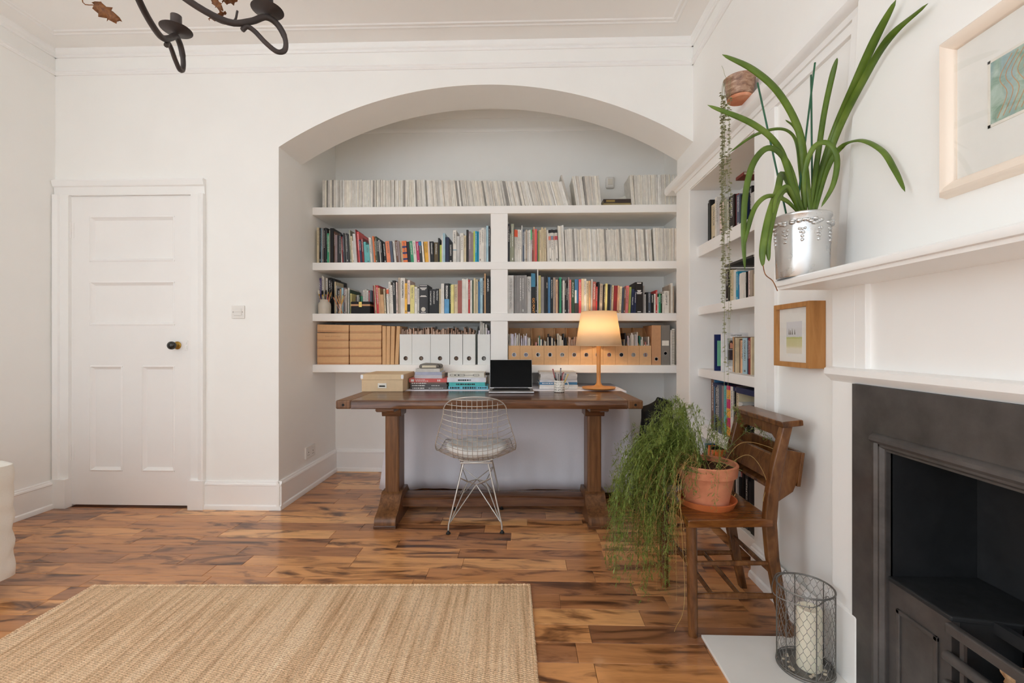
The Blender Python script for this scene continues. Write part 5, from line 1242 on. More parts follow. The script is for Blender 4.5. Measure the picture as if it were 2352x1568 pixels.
# ================================================================== fireplace
fp = thing('fireplace', 'black cast-iron register grate set in a white painted surround', 'fireplace', (1.04, .98, 0))
oy = .98
def B(x0, x1, y0, y1, z0, z1): return MB().box(x0 - 1.04, x1 - 1.04, y0 - oy, y1 - oy, z0, z1)
for y0, y1 in ((FY1, 1.565), (.395, FY0)):
    B(1.04, 1.075, y0, y1, .24, 1.28).build('pilaster', M['trim'], fp, bevel=.002)
    B(1.03, 1.075, y0 - (.02 if y0 > 1 else .04), y1 + (.04 if y0 > 1 else .02), 0, .24).build('plinth', M['trim'], fp, bevel=.006)
B(1.056, 1.075, FY0, FY1, .968, 1.28).build('frieze_panel', M['trim'], fp)
B(1.04, 1.06, 1.415, FY1 + .001, 1.01, 1.28).build('frieze_stile', M['trim'], fp, bevel=.002)
B(1.04, 1.06, FY0, .54, 1.01, 1.28).build('frieze_stile', M['trim'], fp, bevel=.002)
m = MB(); m.prism([(1.018 - 1.04, .992), (1.018 - 1.04, 1.010), (1.03 - 1.04, 1.016), (1.075 - 1.04, 1.016), (1.075 - 1.04, .968), (1.04 - 1.04, .968), (1.036 - 1.04, .975), (1.024 - 1.04, .984)], .385 - oy, 1.572 - oy, 'y'); m.build('frieze_moulding', M['trim'], fp, smooth=30)
mt = MB(); mt.prism([(.855 - 1.04, 1.286), (.852 - 1.04, 1.292), (.852 - 1.04, 1.302), (.858 - 1.04, 1.307), (.034, 1.307), (.034, 1.276), (.868 - 1.04, 1.276), (.866 - 1.04, 1.285)], .39 - oy, 1.575 - oy, 'y'); mt.build('mantel_shelf', M['trim'], fp, smooth=30)
# iron plate with its moulded opening
OY0, OY1, OZ = .642, 1.325, .785
B(1.032, 1.05, OY1, FY1, 0, .967).build('iron_plate', M['iron'], fp); B(1.032, 1.05, FY0, OY0, 0, .967).build('iron_plate', M['iron'], fp); B(1.032, 1.05, OY0, OY1, OZ, .967).build('iron_plate', M['iron'], fp)
mp_ = [(.0, 0), (-.006, .004), (-.014, .010), (-.016, .020), (-.010, .028), (-.010, .034), (-.002, .040), (.012, .046), (.012, 0)]
m = MB()
for s, yb in ((-1, OY1 + .046), (1, OY0 - .046)): m.prism([(1.032 + p - 1.04, yb + s * q - oy) for p, q in mp_], 0, OZ + .02, 'z')
m.prism([(1.032 + p - 1.04, OZ + .046 - q) for p, q in mp_], OY0 - .046 - oy, OY1 + .046 - oy, 'y'); m.build('iron_moulding', M['iron'], fp, smooth=35)
# firebox: cheeks, back, hobs
XB_ = 1.285
B(1.045, XB_ + .02, OY1, OY1 + .02, 0, OZ + .05).build('cheek', M['iron_dark'], fp); B(1.045, XB_ + .02, OY0 - .02, OY0, 0, OZ + .05).build('cheek', M['iron_dark'], fp)
B(XB_, XB_ + .02, OY0 - .02, OY1 + .02, 0, OZ + .05).build('fireback', M['iron_dark'], fp); B(1.045, XB_ + .02, OY0 - .02, OY1 + .02, OZ + .03, OZ + .05).build('throat_plate', M['iron_dark'], fp)
HZ = .431; hb1 = 1.133; hb0 = 2 * .98 - hb1
for s, ya, yb in ((1, hb1, OY1), (-1, OY0, hb0)):
    yi, yo = (ya, yb) if s > 0 else (yb, ya)
    # hob top is cut back towards the basket
    MB().prism([(1.036 - 1.04, yi - oy), (1.174 - 1.04, yi - s * .03 - oy), (XB_ - 1.04, yi - s * .03 - oy), (XB_ - 1.04, yo - oy), (1.036 - 1.04, yo - oy)], HZ - .014, HZ, 'z').build('hob_top', M['iron_dark'], fp, bevel=.004)
    y0_, y1_ = sorted((yi, yo)); B(1.04, 1.06, y0_ + .002, y1_, 0, HZ - .014).build('hob_front', M['iron'], fp)
    pn = MB(); pa, pb, pz0, pz1 = y0_ + .035, y1_ - .03, .06, HZ - .075
    for (u0, u1, v0, v1) in ((pa, pa + .012, pz0, pz1), (pb - .012, pb, pz0, pz1), (pa, pb, pz0, pz0 + .012), (pa, pb, pz1 - .012, pz1)): pn.box(1.034 - 1.04, 1.041 - 1.04, u0 - oy, u1 - oy, v0, v1)
    pn.build('hob_panel_bead', M['iron'], fp, bevel=.002)
    MB().prism([(1.06 - 1.04, yi - oy), (1.174 - 1.04, yi - s * .03 - oy), (1.174 - 1.04, yi - s * .03 + s * .012 - oy), (1.06 - 1.04, yi + s * .012 - oy)], 0, HZ - .01, 'z').build('hob_side', M['iron_dark'], fp)
# basket bars
zb = [(.405, .012), (.335, .013), (.265, .013), (.195, .013)]
B(1.022, 1.04, hb0 - .002, hb1 + .002, .392, .418).build('grate_bar', M['iron'], fp, bevel=.004)
for z_, r_ in zb[1:]: MB().tube([(-.012, hb0 - .002 - oy, z_), (-.014, 0, z_), (-.012, hb1 + .002 - oy, z_)], r_, 10).build('grate_bar', M['iron'], fp, smooth=50)
for y_ in (hb1 - .03, .98, hb0 + .03): B(1.034, 1.042, y_ - .005, y_ + .005, .15, .40).build('grate_upright', M['iron'], fp)
B(1.045, 1.23, hb0, hb1, .18, .19).build('grate_floor', M['iron_dark'], fp)
B(1.12, 1.135, hb0 - .02, hb1 + .02, HZ - .03, HZ - .002).build('basket_rail', M['iron_dark'], fp)
hs = MB().box(.655, 1.03, .2, 1.705, -.001, .010).build('hearth', M['marble'], bevel=.002); tag(hs, 'flat white marble hearth slab in front of the fireplace', 'hearth')
def log_obj(c, r, L, rot, lab):
    n = 14
    def fn(u, v):
        a = 2 * PI * u; rr_ = r * (1 + .18 * math.sin(3 * a + 1) + .1 * math.sin(7 * a)) * (1 + .06 * math.sin(v * 9))
        rr_ *= 0.0 if v in (0, 1) else 1
        x = L * (min(max(v, .08), .92) - .5) / .84 + .006 * math.sin(5 * a) * (1 if v > .5 else -1)
        return (x, rr_ * math.cos(a), rr_ * math.sin(a))
    o = MB().grid(fn, 22, 12, closeu=True).build('log', M['log'], smooth=40); o.location = c; o.rotation_euler = rot; tag(o, lab, 'log', 'logs in the grate'); return o
log_obj((1.115, .99, .335), .03, .16, (.4, .1, 1.45), 'pale split log lying uppermost in the grate')
log_obj((1.09, .93, .27), .042, .22, (1, 0, 1.7), 'thick split log behind the front bars of the grate')
log_obj((1.16, .90, .26), .04, .24, (2, .05, 1.4), 'split log at the back of the grate')

# ================================================================== pictures
sp = thing('small_picture', 'small watercolour of white sails in a deep oak box frame', 'picture', (1.03, 1.79, 1.125)); fy, fz = .117, .1235; k = .019
for (y0_, y1_, z0_, z1_) in ((-fy, -fy + k, -fz, fz), (fy - k, fy, -fz, fz), (-fy + k, fy - k, -fz, -fz + k), (-fy + k, fy - k, fz - k, fz)): MB().box(0, .0595, y0_, y1_, z0_, z1_).build('frame_side', M['oak_frame'], sp, bevel=.001)
MB().box(.014, .018, -fy + k, fy - k, -fz + k, fz - k).build('mount', M['mount'], sp)
pt = MB().box(.0128, .0142, -.052, .048, -.072, .052).build('painting', M['wc'], sp)
m = MB()
for q, (yy, hh) in enumerate(((-.012, .02), (.004, .024), (.016, .018), (.026, .022))): m.prism([(yy, .002), (yy + .007, .002), (yy + .005, .002 + hh)], .0122, .0130, 'x')
m.build('sail', M['grey_card'], pt)
MB().add([(.004, -fy + k, -fz + k), (.004, fy - k, -fz + k), (.004, fy - k, fz - k), (.004, -fy + k, fz - k)], [(0, 1, 2, 3)]).build('glass', M['pane'], sp)
bp = thing('large_picture', 'large botanical print with a wide white mount in a cream frame', 'picture', (1.03, .80, 1.645)); fy, fz, k = .355, .192, .036
prf = [(.017, 0), (-.004, .003), (-.012, .012), (-.010, .022), (.0, .033), (.006, .036), (.017, .036)]
fm = MB()
for s in (-1, 1):
    MB().add([(x, s * (fy - d), z * (fz - d)) for z in (-1, 1) for x, d in prf], [(i, (i + 1) % 7, 7 + (i + 1) % 7, 7 + i) for i in range(7)] + [tuple(range(7)), tuple(range(13, 6, -1))]).build('frame_side', M['cream_frame'], bp, smooth=50)
    MB().add([(x, y * (fy - d), s * (fz - d)) for y in (-1, 1) for x, d in prf], [(i, (i + 1) % 7, 7 + (i + 1) % 7, 7 + i) for i in range(7)] + [tuple(range(7)), tuple(range(13, 6, -1))]).build('frame_side', M['cream_frame'], bp, smooth=50)
MB().box(.009, .013, -fy + .03, fy - .03, -fz + .03, fz - .03).build('mount', M['mount'], bp)
pr_ = MB().box(.0075, .0092, -.24, .24, -.062, .075).build('print', M['botan'], bp)
MB().box(.0068, .0076, -.24, .17, -.03, .075).build('print_panel', plain('print_meadow', (150, 172, 120), .7, var=.35, scale=50), pr_)
m = MB()
for y0_, y1_, z0_, z1_ in ((-.246, -.24, -.068, .081), (.24, .246, -.068, .081), (-.246, .246, -.068, -.062), (-.246, .246, .075, .081)): m.box(.0072, .0092, y0_, y1_, z0_, z1_)
m.build('mount_bevel', M['paper'], bp)
for q in range(5):
    yy = .225 - q * .012; m = MB().tube(bez([(.0072, yy, -.055), (.0072, yy - .02, -.01), (.0072, yy - .005, .03), (.0072, yy - .03, .07)], 16), .0008, 5); m.build('drawn_stem', M['kraft_dark'], pr_)
MB().add([(.002, -fy + .03, -fz + .03), (.002, fy - .03, -fz + .03), (.002, fy - .03, fz - .03), (.002, -fy + .03, fz - .03)], [(0, 1, 2, 3)]).build('glass', M['pane'], bp)

# ================================================================== lantern with candle
lt = thing('candle_lantern', 'wire-mesh lantern with a glass cylinder on the hearth', 'lantern', (.938, 1.545, .010)); LR, LH = .084, .272
def ring(r, z, n=40): return [(r * math.cos(2 * PI * i / n), r * math.sin(2 * PI * i / n), z) for i in range(n)]
for z_, r_ in ((.004, .003), (.012, .002), (LH, .0032)): MB().tube(ring(LR, z_), r_, 6, True).build('hoop', M['cage'], lt, smooth=60)
for q in range(6):
    a = q * PI / 3 + .35; MB().tube([(LR * math.cos(a), LR * math.sin(a), .0), (LR * math.cos(a), LR * math.sin(a), LH)], .0019, 6).build('upright', M['cage'], lt)
m = MB(); nc, nr = 26, 12; da = 2 * PI / nc; dz = (LH - .01) / nr
def cyl(i, z): return (LR * math.cos(i * da), LR * math.sin(i * da), z)
for r_ in range(nr):
    for c_ in range(nc):
        o_ = .5 * (r_ % 2); z0_ = .008 + r_ * dz; a0 = c_ + o_
        m.tube([cyl(a0, z0_), cyl(a0, z0_ + dz * .35)], .0007, 4)
        m.tube([cyl(a0, z0_ + dz * .35), cyl(a0 + .5, z0_ + dz)], .0006, 4); m.tube([cyl(a0, z0_ + dz * .35), cyl(a0 - .5, z0_ + dz)], .0006, 4)
o = m.build('chicken_wire', M['cage'], lt, fix=False); o['kind'] = 'stuff'
MB().lathe([(LR + .002, 0), (LR + .002, .003), (.0001, .003)], n=40).build('base_plate', M['cage'], lt, smooth=30)
g = MB().lathe([(.073, .004), (.073, .25)], n=48); g.f = g.f[:-2]; g.m = g.m[:-2]; g.build('glass_cylinder', M['jar_glass'], lt, smooth=40)
MB().tube(ring(.073, .25), .0016, 6, True).build('glass_rim', M['jar_glass'], lt, smooth=60)
hd = [(LR + .002) * v for v in (1,)]
for s in (1, -1): MB().tube([(s * .02 + .006 * math.cos(q), s * -LR * .97 * 1.0, LH + .004 + .006 * math.sin(q)) for q in [2 * PI * i / 10 for i in range(10)]], .0013, 5, True).build('handle_loop', M['cage'], lt)
MB().tube(bez([(.02, -LR, LH + .002), (-.05, -.105, LH - .012), (-.118, -.03, LH - .014), (-.06, .07, LH - .002), (-.02, LR * .97, LH + .004)], 30), .0016, 6).build('handle', M['cage'], lt, smooth=60)
cd = MB().lathe([(.034, 0), (.0375, .004), (.0375, .196), (.034, .200), (.016, .198), (.004, .194), (.0001, .194)], n=32).build('candle', M['candle'], smooth=40); cd.location = (.948, 1.54, .0132)
tag(cd, 'thick cream pillar candle standing inside the wire lantern', 'candle'); MB().tube([(0, 0, .19), (.001, 0, .206)], .0012, 6).build('wick', M['ink_dark'], cd)
for q in range(16):
    a = random.uniform(0, 6.28); r_ = random.uniform(.047, .064); s_ = random.uniform(.005, .008)
    o = MB().grid(lambda u, v: (s_ * math.cos(2 * PI * u) * math.sin(PI * v), s_ * .8 * math.sin(2 * PI * u) * math.sin(PI * v), -s_ * .6 * math.cos(PI * v)), 10, 6, closeu=True).build('pebble', M['gravel'], smooth=60)
    o.location = (.938 + r_ * math.cos(a), 1.545 + r_ * math.sin(a), .0128 + s_ * .58); tag(o, 'small pale pebble round the candle inside the lantern', 'pebble', 'pebbles in the lantern')

# ================================================================== chapel chair
SZ = .445; CY0, CY1 = 1.70, 2.07
chp = thing('chapel_chair', 'old wooden chapel chair with a book box on its back', 'chair', (.76, 1.885, 0))
def cc(x, y, z): return (x - .76, y - 1.885, z)
# seat with a saddled hollow
def seatf(u, v):
    x = .598 + .318 * u; inset = .018 * u; y = CY0 - .022 + inset + (CY1 - CY0 + .044 - 2 * inset) * v
    d = math.exp(-(((u - .5) / .3) ** 2 + ((v - .5) / .33) ** 2) * 1.6); return cc(x, y, SZ - .010 * d)
m = MB(); nu, nv = 22, 22; m.grid(seatf, nu, nv)
bt = [(p[0], p[1], SZ - .03) for p in [seatf(u / (nu - 1), v / (nv - 1)) for v in range(nv) for u in range(nu)]]
b0 = len(m.v); m.v += bt; fs = []
for j in range(nv - 1):
    for i in range(nu - 1): fs.append((b0 + j * nu + i, b0 + (j + 1) * nu + i, b0 + (j + 1) * nu + i + 1, b0 + j * nu + i + 1))
for i in range(nu - 1): fs += [(i, i + 1, b0 + i + 1, b0 + i), ((nv - 1) * nu + i, b0 + (nv - 1) * nu + i, b0 + (nv - 1) * nu + i + 1, (nv - 1) * nu + i + 1)]
for j in range(nv - 1): fs += [(j * nu, b0 + j * nu, b0 + (j + 1) * nu, (j + 1) * nu), (j * nu + nu - 1, (j + 1) * nu + nu - 1, b0 + (j + 1) * nu + nu - 1, b0 + j * nu + nu - 1)]
m.f += fs; m.m += [0] * len(fs); m.build('seat', M['seat_wood'], chp, smooth=40, bevel=.004)
for y in (CY0 + .012, CY1 - .012):
    MB().tube([cc(.628, y, 0), cc(.626, y, .1), cc(.622, y, SZ - .02)], [.0165, .0185, .0195], 14).build('front_leg', M['chair_wood'], chp, smooth=50)
    # back post: curved, square in section
    cen = [(.975, 0), (.945, .14), (.918, .30), (.908, .43), (.915, .52), (.932, .63), (.955, .73), (.970, .79)]; hw_ = [.015, .018, .021, .023, .022, .021, .019, .018]
    vs = []; fs = []
    for (x, z), w_ in zip(cen, hw_): vs += [cc(x - w_, y - .016, z), cc(x + w_, y - .016, z), cc(x + w_, y + .016, z), cc(x - w_, y + .016, z)]
    for i in range(len(cen) - 1): fs += [(4 * i + j, 4 * i + (j + 1) % 4, 4 * i + 4 + (j + 1) % 4, 4 * i + 4 + j) for j in range(4)]
    fs += [(3, 2, 1, 0), tuple(4 * (len(cen) - 1) + j for j in range(4))]
    MB().add(vs, fs).build('back_post', M['chair_wood'], chp, bevel=.005)
    for zr_, r_ in ((.272, .0085), (.15, .0115)): MB().tube([cc(.626, y, zr_), cc(.78, y, zr_ + .002), cc(.93 - (.262 - zr_) * -.06, y, zr_ + .004)], [r_ * .8, r_ * 1.15, r_ * .8], 10).build('side_rung', M['chair_wood'], chp, smooth=50)
for x, z in ((.69, .265), (.815, .135), (.77, .265)) if False else ((.626, .25), (.70, .152), (.80, .154), (.93, .23)): MB().tube([cc(x, CY0 + .012, z), cc(x, 1.885, z), cc(x, CY1 - .012, z)], [.008, .010, .008], 10).build('cross_rung', M['chair_wood'], chp, smooth=50)
MB().prism([(.945 - .76, .782), (1.020 - .76, .791), (1.018 - .76, .813), (.94 - .76, .804)], CY0 - .014 - 1.885, CY1 + .012 - 1.885, 'y').build('top_rail', M['chair_wood'], chp, bevel=.004)
yi0, yi1 = CY0 + .028 - 1.885, CY1 - .028 - 1.885
MB().prism([(yi0, .69), (yi0, .786), (yi1, .786), (yi1, .69), (yi1 - .012, .715), (yi1 - .055, .742), (yi0 + .055, .742), (yi0 + .012, .715)], .955 - .76, .972 - .76, 'x').build('back_splat', M['chair_wood'], chp, bevel=.002)
MB().prism([(.925 - .76, .575), (.943 - .76, .575), (.968 - .76, .665), (.950 - .76, .665)], yi0, yi1, 'y').build('mid_rail', M['chair_wood'], chp, bevel=.003)
# book box behind the back
for y in (CY0 + .001, CY1 - .013):
    MB().prism([(.94 - .76, .54), (.925 - .76, .50), (.99 - .76, .545), (1.012 - .76, .60), (1.022 - .76, .69), (.965 - .76, .70)], y - 1.885, y + .012 - 1.885, 'y').build('book_box_side', M['chair_wood'], chp, bevel=.002)
MB().prism([(1.002 - .76, .565), (1.014 - .76, .565), (1.030 - .76, .69), (1.018 - .76, .69)], CY0 - .004 - 1.885, CY1 + .004 - 1.885, 'y').build('book_box_front', M['chair_wood'], chp, bevel=.002)
MB().prism([(.935 - .76, .535), (1.0 - .76, .57), (1.0 - .76, .582), (.935 - .76, .547)], CY0 + .013 - 1.885, CY1 - .013 - 1.885, 'y').build('book_box_floor', M['chair_wood'], chp, bevel=.001)

# ================================================================== fern in a terracotta pot on the chair
pc = onZ(1631, 1163, SZ); PX, PY = .735, 1.86
sa_ = MB().lathe([(.086, 0), (.101, .006), (.113, .030), (.115, .034), (.109, .034), (.097, .010), (.0001, .008)], n=44).build('saucer', M['saucer'], smooth=40); sa_.location = (PX, PY, SZ - .009)
tag(sa_, 'orange terracotta saucer on the chapel chair seat', 'saucer')
pz = SZ + .0005
fp_ = thing('potted_fern', 'trailing asparagus fern in a terracotta pot on the chapel chair', 'potted plant', (PX, PY, pz))
MB().lathe([(.082, 0), (.104, .118), (.115, .120), (.120, .163), (.117, .167), (.109, .165), (.105, .14), (.0001, .14)], n=48).build('pot', M['terracotta'], fp_, smooth=35)
def soilf(u, v):
    a = 2 * PI * u; r = .107 * v; return (r * math.cos(a), r * math.sin(a), .146 + .012 * (1 - v) + .004 * math.sin(9 * a + v * 12) * v * (1 - v) * 4)
MB().grid(soilf, 32, 10, closeu=True).build('soil', M['soil'], fp_, smooth=60)
def make_fronds(n, spec, needle, nsize, seed, stemr):
    r = np.random.default_rng(seed); V = []; Fc = []; SV = MB()
    for q in range(n):
        a, reach, lift, drop, curl = spec(r, q)
        d = np.array([math.cos(a), math.sin(a)]); per = np.array([-d[1], d[0]])
        st = d * r.uniform(.0, .07); N_ = 26; pts = []
        wob = r.uniform(-1, 1) * .06; wob2 = r.uniform(0, 6)
        for i in range(N_ + 1):
            f = i / N_
            # rises, bends over the rim, then hangs
            rad = reach * (1 - (1 - f) ** 1.9); z = .15 + lift * math.sin(min(1, f / .42) * PI / 2) - drop * max(0, (f - .22) / .78) ** 1.55
            sw = wob * f * f + .012 * math.sin(f * 9 + wob2)
            p = st * (1 - f) + d * rad + per * sw
            pts.append(Vector((p[0], p[1], z)))
        # keep outside the pot, chair and floor
        for p in pts:
            wz = p.z + pz
            rr_ = math.hypot(p.x, p.y)
            if p.z < .166 and rr_ < .130: s_ = .130 / max(rr_, .01); p.x *= s_; p.y *= s_
            if wz < .03: p.z = .03 - pz + .01 * math.sin(p.x * 40)
            if p.x + PX > 1.02: p.x = 1.02 - PX
            if -.16 < p.x < .19 and wz < SZ + .05 and p.z < .12: p.x = -.16 - .02 * math.sin(p.y * 30)
        SV.tube(pts, [stemr * (1 - .7 * i / N_) for i in range(N_ + 1)], 3)
        if needle:
            for i in range(5, N_):
                b = pts[i]; c_ = pts[i + 1]; t_ = (c_ - b)
                dens = needle if i > 8 else needle * .4
                for _ in range(int(dens + r.random())):
                    base = b + t_ * r.random()
                    dv = Vector(r.normal(0, 1, 3)).normalized(); dv = (dv + t_.normalized() * .5 + Vector((0, 0, .12))).normalized()
                    L = nsize * r.uniform(.5, 1.5); sd_ = dv.cross(Vector((.3, .2, 1))).normalized() * L * .085
                    k0 = len(V); mid = base + dv * L * .55
                    V.extend([tuple(base), tuple(mid + sd_), tuple(base + dv * L), tuple(mid - sd_)]); Fc.append((k0, k0 + 1, k0 + 2, k0 + 3))
                    # side needles of a cladode
                    if r.random() < .9:
                        for _k in range(3):
                            d2 = (dv + Vector(r.normal(0, .7, 3))).normalized(); L2 = L * r.uniform(.45, .8); s2 = d2.cross(Vector((.1, .4, 1))).normalized() * L2 * .09; b2 = base + dv * L * r.uniform(.3, .95); k0 = len(V)
                            V.extend([tuple(b2), tuple(b2 + d2 * L2 * .5 + s2), tuple(b2 + d2 * L2), tuple(b2 + d2 * L2 * .5 - s2)]); Fc.append((k0, k0 + 1, k0 + 2, k0 + 3))
    return SV, V, Fc
def spill(r, q):
    # most fronds spill over the side towards the desk and the viewer
    a = r.normal(PI - .22, .42); return a, r.uniform(.14, .40), r.uniform(.05, .17), r.uniform(.24, .60), 0
def upright(r, q):
    a = r.normal(PI - .35, 1.1); return a, r.uniform(.08, .30), r.uniform(.12, .27), r.uniform(.05, .30), 0
def dry(r, q):
    a = r.normal(PI - .2, .6); return a, r.uniform(.12, .32), r.uniform(.03, .10), r.uniform(.1, .6), 0
for sp_, n_, nd, ns, seed, mt_, nm_ in ((spill, 135, 3.8, .021, 3, 'fern', 'hanging'), (upright, 55, 4, .017, 4, 'fern', 'upright'), (dry, 85, 1.2, .012, 5, 'fern_dry', 'dry')):
    SV, V, Fc = make_fronds(n_, sp_, nd, ns, seed, .0011)
    o = SV.build('%s_stems' % nm_, M['fern_dry'] if nm_ == 'dry' else M['fern'], fp_, fix=False); o['kind'] = 'stuff'
    me = bpy.data.meshes.new('needles'); me.from_pydata(V, [], Fc); me.materials.append(M[mt_]); me.update()
    o = bpy.data.objects.new('%s_needles' % nm_, me); COL.objects.link(o); o.parent = fp_; o['kind'] = 'stuff'
# long wiry runners
for q, pts in enumerate(([(.05, -.02, .15), (.10, -.08, .26), (.20, -.10, .25), (.27, -.12, .20)], [(.04, -.05, .15), (.12, -.10, .22), (.17, -.13, .14), (.15, -.15, .06)], [(-.05, -.05, .15), (-.16, -.17, .12), (-.17, -.24, -.25), (-.20, -.22, -.385)], [(.0, -.06, .15), (.0, -.12, .17), (-.01, -.13, .08)])):
    MB().tube(bez(pts, 24), .001, 4).build('runner', M['fern_dry'], fp_, smooth=60)

# ================================================================== black soft case leaning by the jamb
bg = thing('soft_case', 'black soft instrument case leaning in the corner behind the fern', 'case', (.90, 3.02, 0))
def bagf(u, v):
    a = 2 * PI * u; z = .70 * v
    w = .205 * (1 - .55 * v ** .8) * (1 if v < .96 else math.sqrt(max(0.0, 1 - ((v - .96) / .04) ** 2)) * .9 + .1); tk = .085 * (1 - .35 * v) * (1 if v < .96 else .5)
    k = .75; cx, sy = math.copysign(abs(math.cos(a)) ** k, math.cos(a)), math.copysign(abs(math.sin(a)) ** k, math.sin(a))
    wr = 1 + .03 * math.sin(z * 31 + a * 2) + .03 * math.sin(z * 17 - a * 3)
    w = w if cx < 0 else min(w, .15)
    return (w * cx * wr, tk * sy * wr + .10 * v, z + .02 * cx * (v > .9))
m = MB().grid(bagf, 40, 30, closeu=True); m.f.append(tuple(range(39, -1, -1))); m.m.append(0); m.f.append(tuple(29 * 40 + i for i in range(40))); m.m.append(0)
m.build('body', M['blackcloth'], bg, smooth=60)
MB().tube([Vector(bagf(.25 + .5, v / 20)) + Vector((0, -.004, 0)) for v in range(1, 19)], .003, 5).build('zip', M['rubber'], bg)
MB().tube(bez([(-.05, -.09, .42), (-.06, -.13, .47), (.0, -.13, .50), (.03, -.06, .52)], 16), .008, 8).build('carry_handle', M['blackcloth'], bg, smooth=60)

# ================================================================== orchid in the aluminium pot on the mantel
OX, OY, OZ0 = .91, 1.515, 1.3075
op = thing('potted_orchid', 'tall strap-leaved orchid in a silver grape-embossed pot on the mantel', 'potted plant', (OX, OY, OZ0)); PR, PH = .079, .200
MB().lathe([(PR * .93, 0), (PR * .95, .003), (PR * .985, PH * .5), (PR * 1.0, PH - .012), (PR * 1.05, PH - .006), (PR * 1.06, PH), (PR * 1.03, PH + .003), (PR * .98, PH), (PR * .96, PH - .02), (.0001, PH - .025)], n=56).build('pot', M['alupot'], op, smooth=35)
def sph(m, c, r, sq=(1, 1, 1)): m.grid(lambda u, v: (c[0] + r * sq[0] * math.cos(2 * PI * u) * math.sin(PI * v), c[1] + r * sq[1] * math.sin(2 * PI * u) * math.sin(PI * v), c[2] - r * sq[2] * math.cos(PI * v)), 8, 5, closeu=True)
gm = MB(); rg_ = random.Random(5)
for cl_ in range(7):
    a0 = -PI / 2 - .55 + (cl_ - 3) * .62
    for q in range(16):
        row_ = q // 4; zz = PH - .05 - row_ * .012 - rg_.uniform(0, .004); sprd = .22 - .05 * row_; a = a0 + rg_.uniform(-sprd, sprd) * .55
        sph(gm, (PR * 1.0 * math.cos(a), PR * 1.0 * math.sin(a), zz), .0042)
    for q in range(6):
        a = a0 + rg_.uniform(-.3, .3); sph(gm, (PR * 1.0 * math.cos(a), PR * 1.0 * math.sin(a), PH - .03 + rg_.uniform(-.008, .008)), .010, (1, 1, .6))
gm.build('grape_relief', M['alupot'], op, smooth=70)
MB().grid(lambda u, v: (PR * .95 * v * math.cos(2 * PI * u), PR * .95 * v * math.sin(2 * PI * u), PH - .02 + .004 * math.sin(u * 40) * v), 24, 6, closeu=True).build('bark', M['soil'], op, smooth=60)
def strap(pts, w, twist=0.0, name='leaf', mat='leaf'):
    # pts: (px, py, depth) measured on the plant; ribbon with a keel and a pointed tip
    W_ = []
    for x, y, Y in pts:
        c_ = onY(x, y, Y)
        if c_.x > 1.015: c_ = onX(x, y, 1.015)      # leaves clear the chimney breast
        W_.append(c_ - Vector((OX, OY, OZ0)))
    P = bez(W_, 40); n = len(P); vs = []; fs = []
    view = Vector((-.25, -1, .1)).normalized()
    for i, p in enumerate(P):
        t_ = (P[min(i + 1, n - 1)] - P[max(i - 1, 0)]).normalized(); s_ = t_.cross(view)
        s_ = s_.normalized() if s_.length > .05 else Vector((1, 0, 0))
        nn = s_.cross(t_).normalized(); f = i / (n - 1)
        ww = w * min(1, .55 + f * 2.2) * (1 if f < .72 else math.sqrt(max(0, 1 - ((f - .72) / .28) ** 2)) * .97 + .03); ca, sa2 = math.cos(twist * f), math.sin(twist * f); s2 = s_ * ca + nn * sa2
        vs += [p - s2 * ww, p - s2 * ww * .5 + nn * ww * .16, p + nn * ww * .26, p + s2 * ww * .5 + nn * ww * .16, p + s2 * ww]
    for i in range(n - 1): fs += [(5 * i + j, 5 * i + j + 1, 5 * i + 6 + j, 5 * i + 5 + j) for j in range(4)]
    o = MB().add(vs, fs).build(name, M[mat], op, smooth=75); sd = o.modifiers.new('thick', 'SOLIDIFY'); sd.thickness = .0012; return o
Y0 = 1.515
